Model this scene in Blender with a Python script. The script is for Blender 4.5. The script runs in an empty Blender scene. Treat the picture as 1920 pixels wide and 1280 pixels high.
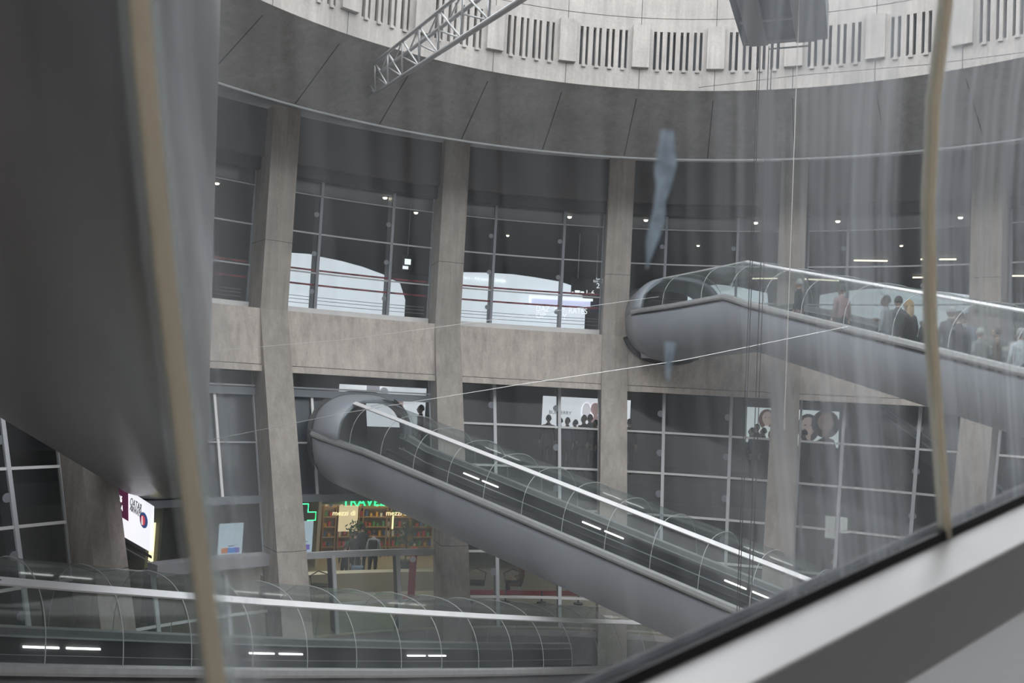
import bpy, bmesh, math, random
from mathutils import Vector, Matrix
random.seed(7)
S=bpy.context.scene
COL=S.collection
pi=math.pi; sin=math.sin; cos=math.cos

# ------------------------------------------------------------------ camera
F_PX,PITCH,ROLL=1693.8,0.0561,0.0527
cam=bpy.data.cameras.new('camera'); camo=bpy.data.objects.new('camera',cam); COL.objects.link(camo)
cam.sensor_width=36.0; cam.lens=F_PX/1920*36; cam.clip_start=0.02; cam.clip_end=500
R0=Vector((1,0,0)); Fw=Vector((0,cos(PITCH),sin(PITCH))); U0=Vector((0,-sin(PITCH),cos(PITCH)))
XC=R0*cos(ROLL)+U0*sin(ROLL); YC=U0*cos(ROLL)-R0*sin(ROLL)
M=Matrix((XC,YC,-Fw)).transposed().to_4x4(); camo.matrix_world=M
cam.dof.use_dof=True; cam.dof.focus_distance=26.0; cam.dof.aperture_fstop=4.5
S.camera=camo
# ------------------------------------------------------------------ sky and exposure
w=bpy.data.worlds.new('sky'); S.world=w; w.use_nodes=True
bg=w.node_tree.nodes['Background']; bg.inputs[0].default_value=(0.955,0.975,1.0,1); bg.inputs[1].default_value=1.05
S.view_settings.view_transform='Standard'; S.view_settings.look='None'; S.view_settings.gamma=1
S.view_settings.use_curve_mapping=False; S.view_settings.exposure=1.85
try:
    S.cycles.transparent_max_bounces=32; S.cycles.max_bounces=7
except Exception: pass

# ------------------------------------------------------------------ materials
EMK=.38
def srgb(r,g,b):
    f=lambda c:(c/255/12.92) if c/255<=.04045 else ((c/255+.055)/1.055)**2.4
    return (f(r),f(g),f(b),1)
def base(name):
    m=bpy.data.materials.new(name); m.use_nodes=True
    return m,m.node_tree,m.node_tree.nodes['Principled BSDF']
def simple(name,col,rough=.6,metal=0,emis=0,spec=.5,bump=0,bscale=20,var=0):
    m,nt,b=base(name); b.inputs['Base Color'].default_value=col; b.inputs['Roughness'].default_value=rough
    b.inputs['Metallic'].default_value=metal; b.inputs['Specular IOR Level'].default_value=spec
    if emis: b.inputs['Emission Color'].default_value=col; b.inputs['Emission Strength'].default_value=emis*EMK
    if bump or var:
        tc=nt.nodes.new('ShaderNodeTexCoord'); n=nt.nodes.new('ShaderNodeTexNoise'); n.inputs['Scale'].default_value=bscale; n.inputs['Detail'].default_value=5
        nt.links.new(tc.outputs['Object'],n.inputs['Vector'])
        if bump:
            bu=nt.nodes.new('ShaderNodeBump'); bu.inputs['Strength'].default_value=bump; bu.inputs['Distance'].default_value=.02
            nt.links.new(n.outputs['Fac'],bu.inputs['Height']); nt.links.new(bu.outputs['Normal'],b.inputs['Normal'])
        if var:
            mx=nt.nodes.new('ShaderNodeMix'); mx.data_type='RGBA'
            mx.inputs[6].default_value=tuple(c*(1-var) for c in col[:3])+(1,); mx.inputs[7].default_value=tuple(min(1,c*(1+var)) for c in col[:3])+(1,)
            nt.links.new(n.outputs['Fac'],mx.inputs[0]); nt.links.new(mx.outputs[2],b.inputs['Base Color'])
    return m
def concrete(name,col,streak=.35,board=0):
    m,nt,b=base(name); N=nt.nodes; Lk=nt.links
    b.inputs['Roughness'].default_value=.88
    tc=N.new('ShaderNodeTexCoord')
    def noise(sc,scale,det=6,rough=.6):
        mp=N.new('ShaderNodeMapping'); mp.inputs['Scale'].default_value=scale; Lk.new(tc.outputs['Object'],mp.inputs['Vector'])
        n=N.new('ShaderNodeTexNoise'); n.inputs['Scale'].default_value=sc; n.inputs['Detail'].default_value=det; n.inputs['Roughness'].default_value=rough
        Lk.new(mp.outputs[0],n.inputs['Vector']); return n
    n1=noise(.8,(1,1,1)); n2=noise(2.2,(2.5,2.5,.18),5,.7); n3=noise(14,(1,1,1),4)
    def ramp(src,a,bb,lo,hi):
        r=N.new('ShaderNodeMapRange'); r.inputs[1].default_value=a; r.inputs[2].default_value=bb; r.inputs[3].default_value=lo; r.inputs[4].default_value=hi
        Lk.new(src,r.inputs[0]); return r.outputs[0]
    def mul(a,bb):
        x=N.new('ShaderNodeMath'); x.operation='MULTIPLY'; Lk.new(a,x.inputs[0]); Lk.new(bb,x.inputs[1]); return x.outputs[0]
    v=mul(mul(ramp(n1.outputs['Fac'],.3,.7,.8,1.12),ramp(n2.outputs['Fac'],.35,.7,1.05,1-streak)),ramp(n3.outputs['Fac'],.3,.7,.93,1.06))
    rgb=N.new('ShaderNodeVectorMath'); rgb.operation='SCALE'; rgb.inputs[0].default_value=col[:3]; Lk.new(v,rgb.inputs['Scale'])
    Lk.new(rgb.outputs[0],b.inputs['Base Color'])
    bu=N.new('ShaderNodeBump'); bu.inputs['Strength'].default_value=.35; bu.inputs['Distance'].default_value=.03
    Lk.new(n3.outputs['Fac'],bu.inputs['Height']); Lk.new(bu.outputs[0],b.inputs['Normal'])
    return m
def glass(name,tint=(.85,.88,.88),dirt=.08,dcol=(.75,.77,.78),gloss=.06,scale=(6,6,.5),amp=1.0,rough=.03,grz=.35):
    m,nt,b=base(name); N=nt.nodes; Lk=nt.links; N.remove(b); out=N['Material Output']
    tr=N.new('ShaderNodeBsdfTransparent'); tr.inputs[0].default_value=(*tint,1)
    gl=N.new('ShaderNodeBsdfGlossy'); gl.inputs['Roughness'].default_value=rough
    fr=N.new('ShaderNodeFresnel'); fr.inputs[0].default_value=1.45
    lw=N.new('ShaderNodeMath'); lw.operation='MULTIPLY_ADD'; lw.inputs[1].default_value=grz; lw.inputs[2].default_value=gloss-.03; Lk.new(fr.outputs[0],lw.inputs[0])
    m1=N.new('ShaderNodeMixShader'); Lk.new(lw.outputs[0],m1.inputs[0]); Lk.new(tr.outputs[0],m1.inputs[1]); Lk.new(gl.outputs[0],m1.inputs[2])
    di=N.new('ShaderNodeBsdfDiffuse'); di.inputs[0].default_value=(*dcol,1); tl=N.new('ShaderNodeBsdfTranslucent'); tl.inputs[0].default_value=(*dcol,1)
    m2=N.new('ShaderNodeMixShader'); m2.inputs[0].default_value=.5; Lk.new(di.outputs[0],m2.inputs[1]); Lk.new(tl.outputs[0],m2.inputs[2])
    tc=N.new('ShaderNodeTexCoord'); mp=N.new('ShaderNodeMapping'); mp.inputs['Scale'].default_value=scale; Lk.new(tc.outputs['Object'],mp.inputs[0])
    n=N.new('ShaderNodeTexNoise'); n.inputs['Scale'].default_value=1; n.inputs['Detail'].default_value=6; n.inputs['Roughness'].default_value=.65; Lk.new(mp.outputs[0],n.inputs['Vector'])
    r=N.new('ShaderNodeMapRange'); r.inputs[1].default_value=.35; r.inputs[2].default_value=.7; r.inputs[3].default_value=dirt*(1-.6*amp); r.inputs[4].default_value=dirt*(1+1.1*amp); Lk.new(n.outputs['Fac'],r.inputs[0])
    m3=N.new('ShaderNodeMixShader'); Lk.new(r.outputs[0],m3.inputs[0]); Lk.new(m1.outputs[0],m3.inputs[1]); Lk.new(m2.outputs[0],m3.inputs[2])
    Lk.new(m3.outputs[0],out.inputs['Surface']); return m
def streaked(name,lo,hi,ramp,dcol=(.75,.79,.84),tint=(.97,.975,.975)):
    """Old acrylic: rain streaks run round the tube (object z), amount varies along it (object x, ramp of position/amount)."""
    m,nt,b=base(name); N=nt.nodes; Lk=nt.links; N.remove(b); out=N['Material Output']
    tc=N.new('ShaderNodeTexCoord')
    def noise(scale,det=5,rough=.6,warp=0):
        mp=N.new('ShaderNodeMapping'); mp.inputs['Scale'].default_value=scale; Lk.new(tc.outputs['Object'],mp.inputs[0])
        n=N.new('ShaderNodeTexNoise'); n.inputs['Scale'].default_value=1; n.inputs['Detail'].default_value=det; n.inputs['Roughness'].default_value=rough; n.inputs['Distortion'].default_value=warp; Lk.new(mp.outputs[0],n.inputs['Vector']); return n.outputs['Fac']
    def mr(src,a,bb,lo,hi):
        r=N.new('ShaderNodeMapRange'); r.inputs[1].default_value=a; r.inputs[2].default_value=bb; r.inputs[3].default_value=lo; r.inputs[4].default_value=hi; Lk.new(src,r.inputs[0]); return r.outputs[0]
    def mth(op,a,bb):
        x=N.new('ShaderNodeMath'); x.operation=op
        for i,q in enumerate((a,bb)):
            if isinstance(q,(int,float)): x.inputs[i].default_value=q
            else: Lk.new(q,x.inputs[i])
        return x.outputs[0]
    s1=mr(noise((42,3,.9),4,.6,.2),.40,.68,0,1); s2=mr(noise((9,2,.5),3,.5,.3),.35,.7,0,1); s3=mr(noise((5,5,3.5),5,.6),.45,.8,0,1); s4=mr(noise((150,4,1.6),2,.5),.5,.75,0,1)
    streak=mth('ADD',mth('ADD',mth('MULTIPLY',s1,.42),mth('MULTIPLY',s2,.24)),mth('ADD',mth('MULTIPLY',s3,.15),mth('MULTIPLY',s4,.15)))
    sx=N.new('ShaderNodeSeparateXYZ'); Lk.new(tc.outputs['Object'],sx.inputs[0])
    cr=N.new('ShaderNodeValToRGB'); x0,x1=ramp[0][0],ramp[-1][0]
    Lk.new(mr(sx.outputs['X'],x0,x1,0,1),cr.inputs[0])
    e=cr.color_ramp.elements
    while len(e)>1: e.remove(e[-1])
    for i,(p,v) in enumerate(ramp):
        q=(p-x0)/(x1-x0)
        el=e[0] if i==0 else e.new(q)
        el.position=q; el.color=(v,v,v,1)
    amt=mth('MULTIPLY',cr.outputs[0],mr(streak,0,1,lo,hi))
    tr=N.new('ShaderNodeBsdfTransparent'); tr.inputs[0].default_value=(*tint,1)
    di=N.new('ShaderNodeBsdfDiffuse'); di.inputs[0].default_value=(*dcol,1); tl=N.new('ShaderNodeBsdfTranslucent'); tl.inputs[0].default_value=(*dcol,1)
    m2=N.new('ShaderNodeMixShader'); m2.inputs[0].default_value=.7; Lk.new(di.outputs[0],m2.inputs[1]); Lk.new(tl.outputs[0],m2.inputs[2])
    m3=N.new('ShaderNodeMixShader'); Lk.new(amt,m3.inputs[0]); Lk.new(tr.outputs[0],m3.inputs[1]); Lk.new(m2.outputs[0],m3.inputs[2])
    Lk.new(m3.outputs[0],out.inputs['Surface']); return m

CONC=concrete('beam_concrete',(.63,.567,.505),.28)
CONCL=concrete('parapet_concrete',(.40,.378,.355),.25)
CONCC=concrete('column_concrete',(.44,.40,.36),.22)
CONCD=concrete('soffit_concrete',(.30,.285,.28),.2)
DARKC=simple('dark_slot_lining',(.035,.04,.048,1),.8)
STEEL=simple('light_grey_frame_paint',(.52,.54,.56,1),.4)
WHITE=simple('white_frame_paint',(.86,.86,.85,1),.35)
GREY=simple('blue_grey_frame_paint',(.22,.245,.275,1),.5)
FIN=simple('dark_fin_paint',(.07,.078,.09,1),.5)
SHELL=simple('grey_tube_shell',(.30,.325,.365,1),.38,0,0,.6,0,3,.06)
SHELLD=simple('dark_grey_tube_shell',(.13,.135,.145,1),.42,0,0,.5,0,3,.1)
BLACK=simple('black_rubber',(.012,.012,.014,1),.5)
DARK=simple('dark_interior',(.035,.036,.04,1),.6)
DECK=simple('dark_walkway',(.045,.045,.05,1),.5,0,0,.5,.1,60)
CAP=simple('tube_parapet_metal',(.36,.37,.37,1),.45,.3,0,.5,0,8,.2)
STRIP=simple('polished_ridge_metal',(.88,.89,.90,1),.35,.15)
RIB=simple('pale_acrylic_joint',(.42,.45,.45,1),.5)
LED=simple('white_light_tube',(1,.97,.92,1),.5,0,3.2)
TRM=simple('aluminium_truss',(.46,.47,.48,1),.4,.4)
FLOORD=simple('dark_polished_floor',(.07,.07,.07,1),.25,0,0,.5,0,2,.2)
FLOORB=simple('beige_polished_floor',(.36,.33,.27,1),.3,0,0,.5,0,2,.1)
CEILD=simple('dark_ceiling',(.055,.055,.06,1),.7)
WALLD=simple('dark_grey_wall',(.10,.10,.105,1),.6)
PANEL=simple('blue_grey_infill',(.085,.10,.125,1),.45)
def milky(name,c):
    m,nt,b=base(name); N=nt.nodes; N.remove(b); d=N.new('ShaderNodeBsdfDiffuse'); t=N.new('ShaderNodeBsdfTranslucent'); x=N.new('ShaderNodeMixShader'); x.inputs[0].default_value=.55
    d.inputs[0].default_value=c; t.inputs[0].default_value=c
    for i,q in enumerate((d,t)): nt.links.new(q.outputs[0],x.inputs[i+1])
    nt.links.new(x.outputs[0],N['Material Output'].inputs['Surface']); return m
SEAM=milky('yellowed_joint_sealant',(.86,.79,.68,1))
RUB=glass('clear_joint_edge',(.93,.95,.95),.22,(.8,.84,.85),.03,(9,9,1),.3)
TGLASS=glass('tube_acrylic',(.84,.885,.88),.05,(.62,.68,.68),.04,(3,3,2),.6,.12,.3)
WGLASS=glass('window_glass',(.78,.81,.82),.012,(.5,.52,.54),.035,(4,4,.4),.8,.03,.12)

# ------------------------------------------------------------------ object helpers
def tag(o,label=None,cat=None,group=None,kind=None):
    if label: o['label']=label
    if cat: o['category']=cat
    if group: o['group']=group
    if kind: o['kind']=kind
    return o
def empty(name,loc=(0,0,0),rz=0):
    o=bpy.data.objects.new(name,None); o.location=loc; o.rotation_euler=(0,0,rz); COL.objects.link(o); o.empty_display_size=.2; return o
class MB:
    def __init__(s): s.v=[]; s.f=[]
    def add(s,vs,fs):
        k=len(s.v); s.v+=[tuple(v) for v in vs]; s.f+=[tuple(i+k for i in f) for f in fs]; return s
    def box(s,c,sz,R=None):
        a,b,d=[q/2 for q in sz]; P=[Vector((x*a,y*b,z*d)) for x in(-1,1) for y in(-1,1) for z in(-1,1)]
        if R is not None: P=[R@p for p in P]
        return s.add([Vector(c)+p for p in P],[(0,1,3,2),(4,6,7,5),(0,4,5,1),(2,3,7,6),(0,2,6,4),(1,5,7,3)])
    def bar(s,a,b,w,h=None,up=(0,0,1)):
        a=Vector(a); b=Vector(b); d=(b-a).normalized(); h=h or w; u=Vector(up)
        if abs(d.dot(u))>.98: u=Vector((0,1,0))
        r=d.cross(u).normalized(); u=r.cross(d)
        P=[p+r*(sx*w/2)+u*(sz*h/2) for p in(a,b) for sx,sz in((-1,-1),(1,-1),(1,1),(-1,1))]
        return s.add(P,[(0,1,2,3),(7,6,5,4),(0,4,5,1),(1,5,6,2),(2,6,7,3),(3,7,4,0)])
    def tube(s,pts,r,n=8,cap=True):
        pts=[Vector(p) for p in pts]; rr=r if isinstance(r,(list,tuple)) else [r]*len(pts); rings=[]
        for i,p in enumerate(pts):
            d=(pts[min(i+1,len(pts)-1)]-pts[max(i-1,0)]).normalized(); u=Vector((0,0,1)) if abs(d.z)<.9 else Vector((1,0,0))
            a=d.cross(u).normalized(); b=d.cross(a)
            rings.append([p+(a*cos(2*pi*k/n)+b*sin(2*pi*k/n))*rr[i] for k in range(n)])
        s.loft(rings,True,cap); return s
    def loft(s,rings,closed=True,cap=True):
        n=len(rings[0]); k=len(s.v)
        for r in rings: s.v+=[tuple(p) for p in r]
        for i in range(len(rings)-1):
            for j in range(n if closed else n-1):
                j2=(j+1)%n; s.f.append((k+i*n+j,k+i*n+j2,k+(i+1)*n+j2,k+(i+1)*n+j))
        if cap and closed: s.f.append(tuple(k+j for j in range(n))[::-1]); s.f.append(tuple(k+(len(rings)-1)*n+j for j in range(n)))
        return s
    def ball(s,c,r,n=10,m=7):
        c=Vector(c); r=Vector(r) if hasattr(r,'__len__') else Vector((r,r,r)); rings=[]
        for i in range(m+1):
            t=pi*(i+.02 if i==0 else (i-.02 if i==m else i))/m
            rings.append([c+Vector((r.x*sin(t)*cos(2*pi*k/n),r.y*sin(t)*sin(2*pi*k/n),r.z*cos(t))) for k in range(n)])
        return s.loft(rings)
    def build(s,name,mat,parent=None,smooth=False):
        me=bpy.data.meshes.new(name); me.from_pydata(s.v,[],s.f); me.validate(); me.materials.append(mat)
        bm=bmesh.new(); bm.from_mesh(me); bmesh.ops.recalc_face_normals(bm,faces=bm.faces); bm.to_mesh(me); bm.free()
        if smooth:
            for p in me.polygons: p.use_smooth=True
        o=bpy.data.objects.new(name,me); COL.objects.link(o)
        if parent:
            o.parent=parent
            o.matrix_parent_inverse=world(parent).inverted()
        return o
def world(o):
    m=Matrix.LocRotScale(o.location,o.rotation_euler,o.scale)
    if o.parent: m=world(o.parent)@o.matrix_parent_inverse@m
    return m
def struct(name,mb,mat,parent=None,smooth=False):
    o=mb.build(name,mat,parent,smooth)
    if not parent: o['kind']='structure'
    return o

# ------------------------------------------------------------------ the round court: axis and measures
AX=Vector((3.216,12.665,0)); PH0,DPH=-.6341,.3227
def az(k): return PH0+DPH*k
def cyl(k,R,z): a=az(k); return Vector((AX.x+R*sin(a),AX.y+R*cos(a),z))
def rad(k): a=az(k); return Vector((sin(a),cos(a),0))
def tan_(k): a=az(k); return Vector((cos(a),-sin(a),0))
def sweep(mb,k0,k1,prof,step=.08,cap=True):
    n=max(2,int(abs(k1-k0)/step)+1); rings=[[cyl(k0+(k1-k0)*i/(n-1),R,z) for R,z in prof] for i in range(n)]
    return mb.loft(rings,True,cap)
def rect(R0_,R1_,z0,z1): return [(R0_,z0),(R1_,z0),(R1_,z1),(R0_,z1)]
LEAN=.3628
def RL(z): return 17.75+LEAN*z          # lower glazing leans in towards the bottom
RU=18.5
KF=2*pi/DPH
K0,K1=-2.4,5.6                           # bays built in detail

# parapet ring above the court
def parapet():
    step=.1745/DPH; R=11.75; ZB=8.5
    root=empty('wall_parapet',AX); root['kind']='structure'
    m=MB()
    kk=1.397; a0=kk-20*step
    sweep(m,0,KF,rect(R,R+.35,ZB,9.06)); sweep(m,0,KF,rect(R,R+.35,10.13,10.49)); sweep(m,0,KF,rect(R,R+.35,10.51,11.6))
    sweep(m,0,KF,rect(R+.03,R+.3,10.48,10.52)); sweep(m,0,KF,rect(R+.28,R+.35,9.0,10.2))
    pk=lambda c,off: c+off/R/DPH
    joints=[kk+i*step for i in range(-8,8)]
    for c in joints:                      # concrete between the slots
        mid=c+step/2
        edges=[-1.5*.363-.1175]+[]
        us=[(i-1.5)*.363 for i in range(4)]
        xs=[]
        x=-step/2*R*DPH
        for u in us: xs.append((x,u-.1175)); x=u+.1175
        xs.append((x,step/2*R*DPH))
        for a,b in xs: sweep(m,pk(mid,a),pk(mid,b),rect(R,R+.3,9.05,10.14),.03)
    sweep(m,joints[-1]+step,joints[0]+KF,rect(R,R+.3,9.05,10.14))
    struct('concrete_band',m,CONCL,root)
    d=MB()
    for c in joints:
        sweep(d,pk(c,-.008),pk(c,.008),rect(R-.004,R+.01,ZB,9.06),.01); sweep(d,pk(c,-.008),pk(c,.008),rect(R-.004,R+.01,10.25,11.6),.01)
    struct('panel_joints',d,DARKC,root)
    l=MB(); sweep(l,0,KF,rect(R+.2,R+.27,9.0,10.2)); struct('slot_lining',l,DARKC,root)
    for c in joints:
        b=MB(); sweep(b,pk(c,-.235),pk(c,.235),rect(R-.13,R+.02,9.07,10.25),.03); struct('raised_panel',b,CONCL,root)
        mid=c+step/2
        for i in range(4):
            u=(i-1.5)*.363; f=MB(); sweep(f,pk(mid,u-.04),pk(mid,u+.04),rect(R-.03,R+.2,9.03,10.13),.03); sweep(f,pk(mid,u-.055),pk(mid,u+.055),rect(R-.06,R+.1,8.99,9.06),.03)
            struct('slot_fin',f,CONCL,root)
parapet()

# soffit between parapet and column heads
def soffit():
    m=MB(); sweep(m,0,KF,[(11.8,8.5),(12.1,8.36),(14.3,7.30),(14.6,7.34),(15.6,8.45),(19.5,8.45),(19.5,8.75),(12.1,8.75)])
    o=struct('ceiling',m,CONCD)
    j=MB(); step=.1745/DPH
    for i in range(-8,8):
        k=1.397+i*step
        P=[cyl(k-.0035,12.11,8.352),cyl(k+.0035,12.11,8.352),cyl(k+.0035,14.28,7.305),cyl(k-.0035,14.28,7.305)]
        Q=[p+Vector((0,0,.01)) for p in P]
        j.add(P+Q,[(0,1,2,3),(7,6,5,4),(0,4,5,1),(1,5,6,2),(2,6,7,3),(3,7,4,0)])
    struct('soffit_joints',j,DARKC,o)
    p=MB()
    for R,z in((14.2,7.44),(14.3,7.26)):
        prof=[(R+.03*cos(t*pi/3),z+.03*sin(t*pi/3)) for t in range(6)]; sweep(p,-3,8,prof,.1)
    t=p.build('ring_pipe',STEEL); tag(t,'pair of thin grey pipes curving along the dark soffit in front of the column heads','pipe')
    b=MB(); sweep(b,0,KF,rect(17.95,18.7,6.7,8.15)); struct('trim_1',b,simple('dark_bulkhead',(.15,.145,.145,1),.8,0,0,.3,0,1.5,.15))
soffit()

# spandrel beam ring, inner floors, ceilings and back walls
def rings():
    m=MB(); sweep(m,-3,KF-3,[(17.42,2.08),(17.02,.42),(16.98,.42),(16.94,.235),(17.9,.235),(18.4,2.05)],.08)
    struct('wall_spandrel',m,CONC)
    g=MB(); sweep(g,-3,7,[(17.0,.43),(17.03,.40),(17.03,.44)],.1); struct('trim_2',g,DARKC)
    m=MB(); sweep(m,-3,8,rect(17.95,40,.6,1.0),.15); struct('floor_upper',m,FLOORD)
    m=MB(); sweep(m,-3,8,rect(18.2,40,6.35,6.7),.15); struct('ceiling_upper',m,CEILD)
    m=MB(); sweep(m,-3,8,rect(39.5,40,.6,6.7),.15); struct('wall_upper',m,WALLD)
    m=MB(); sweep(m,-3,8,rect(17.9,34,.25,.6),.15); struct('ceiling_middle',m,CEILD)
    m=MB(); sweep(m,-3,8,rect(17.05,34,-3.3,-2.75),.15); struct('floor_middle',m,FLOORD)
    m=MB(); sweep(m,-3,8,rect(25.5,26,-2.75,.4),.15); struct('wall_middle',m,WALLD)
    m=MB(); sweep(m,-3,8,rect(15.0,34,-7.4,-7.0),.15); struct('floor_lower',m,FLOORB)
    m=MB(); sweep(m,-3,8,rect(27.5,28,-7,-3.2),.15); struct('wall_lower',m,WALLD)
    # far half of the court, behind the camera
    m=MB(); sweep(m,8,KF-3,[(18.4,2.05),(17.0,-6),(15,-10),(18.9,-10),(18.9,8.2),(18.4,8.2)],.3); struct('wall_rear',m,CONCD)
    m=MB(); m.loft([[cyl(KF*i/48,15.4,z) for i in range(48)] for z in(-10.2,-10)]); struct('floor',m,CONC)
    m=MB(); sweep(m,-3,8,rect(14.3,15.2,-10,-7.05),.15); struct('wall_base',m,CONCD)
rings()

# columns: V-fronted concrete, kinked where they meet the beam
COLW={-2:'far left, mostly hidden by the overhead tube',-1:'left edge, seen below the overhead tube',0:'left of the tube with the green shop sign',1:'behind the long middle tube, next to the dark portal frame',2:'at the centre, beside the white illuminated advert',3:'behind the rising upper right tube, between the two halves of the portrait advert',4:'right side, just right of the yellowed glass joint',5:'at the far right edge'}
def column(k):
    root=empty('concrete_column',cyl(k,17.2+LEAN*(-9),-10)); tag(root,'kinked grey concrete column '+COLW[k],'column','columns around the court')
    T=tan_(k); Q=rad(k); hw=.42
    def ring(R,z,w=hw): 
        c=cyl(k,R,z); return [c,c+T*w+Q*.07,c+T*w*.93+Q*1.3,c-T*w*.93+Q*1.3,c-T*w+Q*.07]
    Z=[-10,-8,-6,-4,-2,0,2.06]
    m=MB().loft([ring(17.3+LEAN*(z-2.06),z) for z in Z]); lo=m.build('lower_shaft',CONCC,root)
    m=MB().loft([ring(17.3,z) for z in(2.06,4,6,8.15)]); m.build('upper_shaft',CONCC,root)
    j=MB()
    for z in(-4.6,4.1):
        R=17.3+(LEAN*(z-2.06) if z<2 else 0)
        a=ring(R-.004,z,hw+.004); b=ring(R-.004,z+.012,hw+.004); j.loft([a,b])
    j.build('pour_joint',DARKC,root)
for k in range(-2,6): column(k)

# glazing bays
def disc(mb,k,z,R,r=.13,off=.0):
    c=cyl(k,R-.12,z)+tan_(k)*off; n=-rad(k); mb.tube([c,c+n*.03],r,14)
def quadpane(m,k0,k1,R0_,z0,R1_,z1):
    sweep(m,k0,k1,[(R0_,z0),(R0_+.02,z0),(R1_+.02,z1),(R1_,z1)],.05)
def bay(k,n):
    root=empty('window_%d'%n,cyl(k+.5,17.9,2.1)); root['kind']='structure'
    a,b=k+.083,k+.925
    # upper
    m=MB(); quadpane(m,a,b,RU,2.1,RU,6.7); struct('upper_pane',m,WGLASS,root)
    for kk in(k+.29,k+.695):
        f=MB(); f.bar(cyl(kk,RU-.06,2.1),cyl(kk,RU-.06,6.7),.085,.06,rad(kk)); struct('mullion',f,MUL,root)
        f=MB(); f.bar(cyl(kk,RU+.28,2.1),cyl(kk,RU+.28,6.7),.07,.42,rad(kk)); struct('mullion_fin',f,FIN,root)
        for z in(2.85,4.05,5.3):
            d=MB(); disc(d,kk,z,RU+.12,.08,-.13); struct('clamp_disc',d,GREY,root)
    for kk in(a,b):
        f=MB(); f.bar(cyl(kk,RU-.02,2.1),cyl(kk,RU-.02,6.7),.06,.08,rad(kk)); struct('jamb',f,GREY,root)
    for z,mt,h in((3.43,STEEL,.045),(4.68,STEEL,.045),(5.89,STEEL,.03)):
        r=MB(); sweep(r,a,b,rect(RU-.07,RU-.03,z-h/2,z+h/2),.1); struct('rail',r,mt,root)
    r=MB(); sweep(r,a,b,rect(RU-.2,RU,2.08,2.30),.1); struct('sill',r,WHITE,root)
    if k<=1:
        for z in(3.53,3.06):
            r=MB(); sweep(r,a,b,rect(RU+.021,RU+.023,z-.03,z+.03),.1); struct('red_stripe',r,REDT,root)
    for z in(2.62,2.72,2.5):
        r=MB(); sweep(r,a,b,rect(RU+.5,RU+.52,z-.008,z+.008),.1); struct('inner_handrail',r,STEEL,root)
    # lower
    portal=k in(-1,0)
    m=MB(); quadpane(m,a,b,RL(-9),-9,RL(.24),.24); struct('lower_pane',m,WGLASS,root)
    def lbar(kk,z0,z1,w,d,mt,nm,off=-.07):
        f=MB(); P0=cyl(kk,RL(z0)+off,z0); P1=cyl(kk,RL(z1)+off,z1); f.bar(P0,P1,w,d,rad(kk)); struct(nm,f,mt,root)
    for kk in(k+.08,k+.93): lbar(kk,-9,.24,.07,.1,STEEL,'jamb',-.04)
    def hbar(z,k0,k1,h,d,mt,nm): 
        r=MB(); R=RL(z); sweep(r,k0,k1,rect(R-d,R-.01,z-h/2,z+h/2),.1); struct(nm,r,mt,root)
    if portal:
        c=k+.248 if k==0 else k+.72
        lbar(c,-3.3,-.4,.075,.06,WHITE,'mullion')
        for kk in(k+.32,k+.705):
            lbar(kk,-9,-4.95,.1,.08,STEEL,'mullion'); lbar(kk,-9,-4.95,.07,.34,FIN,'mullion_fin',.22)
        hbar(-.36,k+.08,k+.93,.22,.2,GREY,'transom'); hbar(-3.37,k+.08,k+.93,.2,.22,GREY,'transom')
        hbar(-.2,k+.08,k+.93,.05,.24,STEEL,'transom_edge')
        if k==0:
            hbar(-1.82,k+.08,k+.42,.05,.08,WHITE,'rail'); hbar(-4.93,k+.08,k+.93,.18,.12,STEEL,'transom')
            p=MB(); quadpane(p,k+.08,k+.56,RL(-3.3)+.03,-3.3,RL(-.4)+.03,-.4); struct('infill_panel',p,PANEL,root)
        else:
            hbar(-1.82,k+.66,k+.925,.04,.08,STEEL,'rail'); hbar(-4.9,k+.3,k+.94,.3,.5,GREYL,'ledge')
            p=MB(); quadpane(p,k+.3,k+.92,RL(-3.3)+.03,-3.3,RL(-.4)+.03,-.4); struct('infill_panel',p,PANELG,root)
        hbar(-6.25,k+.08,k+.93,.06,.08,WHITE,'rail')
    else:
        zb=-9
        for kk in(k+.31,k+.695):
            lbar(kk,zb,.24,.1,.07,STEEL,'mullion'); lbar(kk,zb,.24,.07,.36,FIN,'mullion_fin',.2)
            for z in(-.45,-1.72,-3.0,-4.25,-5.5):
                d=MB(); disc(d,kk,z,RL(z)+.1,.11,-.1 if k<3 else 0); struct('clamp_disc',d,MUL,root)
        for z in(-1.065,-2.36,-3.64,-4.92,-6.2):
            hbar(z,k+.08,k+.93,.065,.08,WHITE,'rail')
MUL=simple('blue_grey_mullion_paint',(.27,.285,.32,1),.45)
REDT=simple('red_film',(.40,.09,.11,1),.6)
GREYL=simple('ledge_grey',(.34,.34,.36,1),.45)
PANELG=simple('smoked_infill',(.10,.10,.105,1),.35)
for n,k in enumerate(range(-2,6)): bay(k,n+1)

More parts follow.
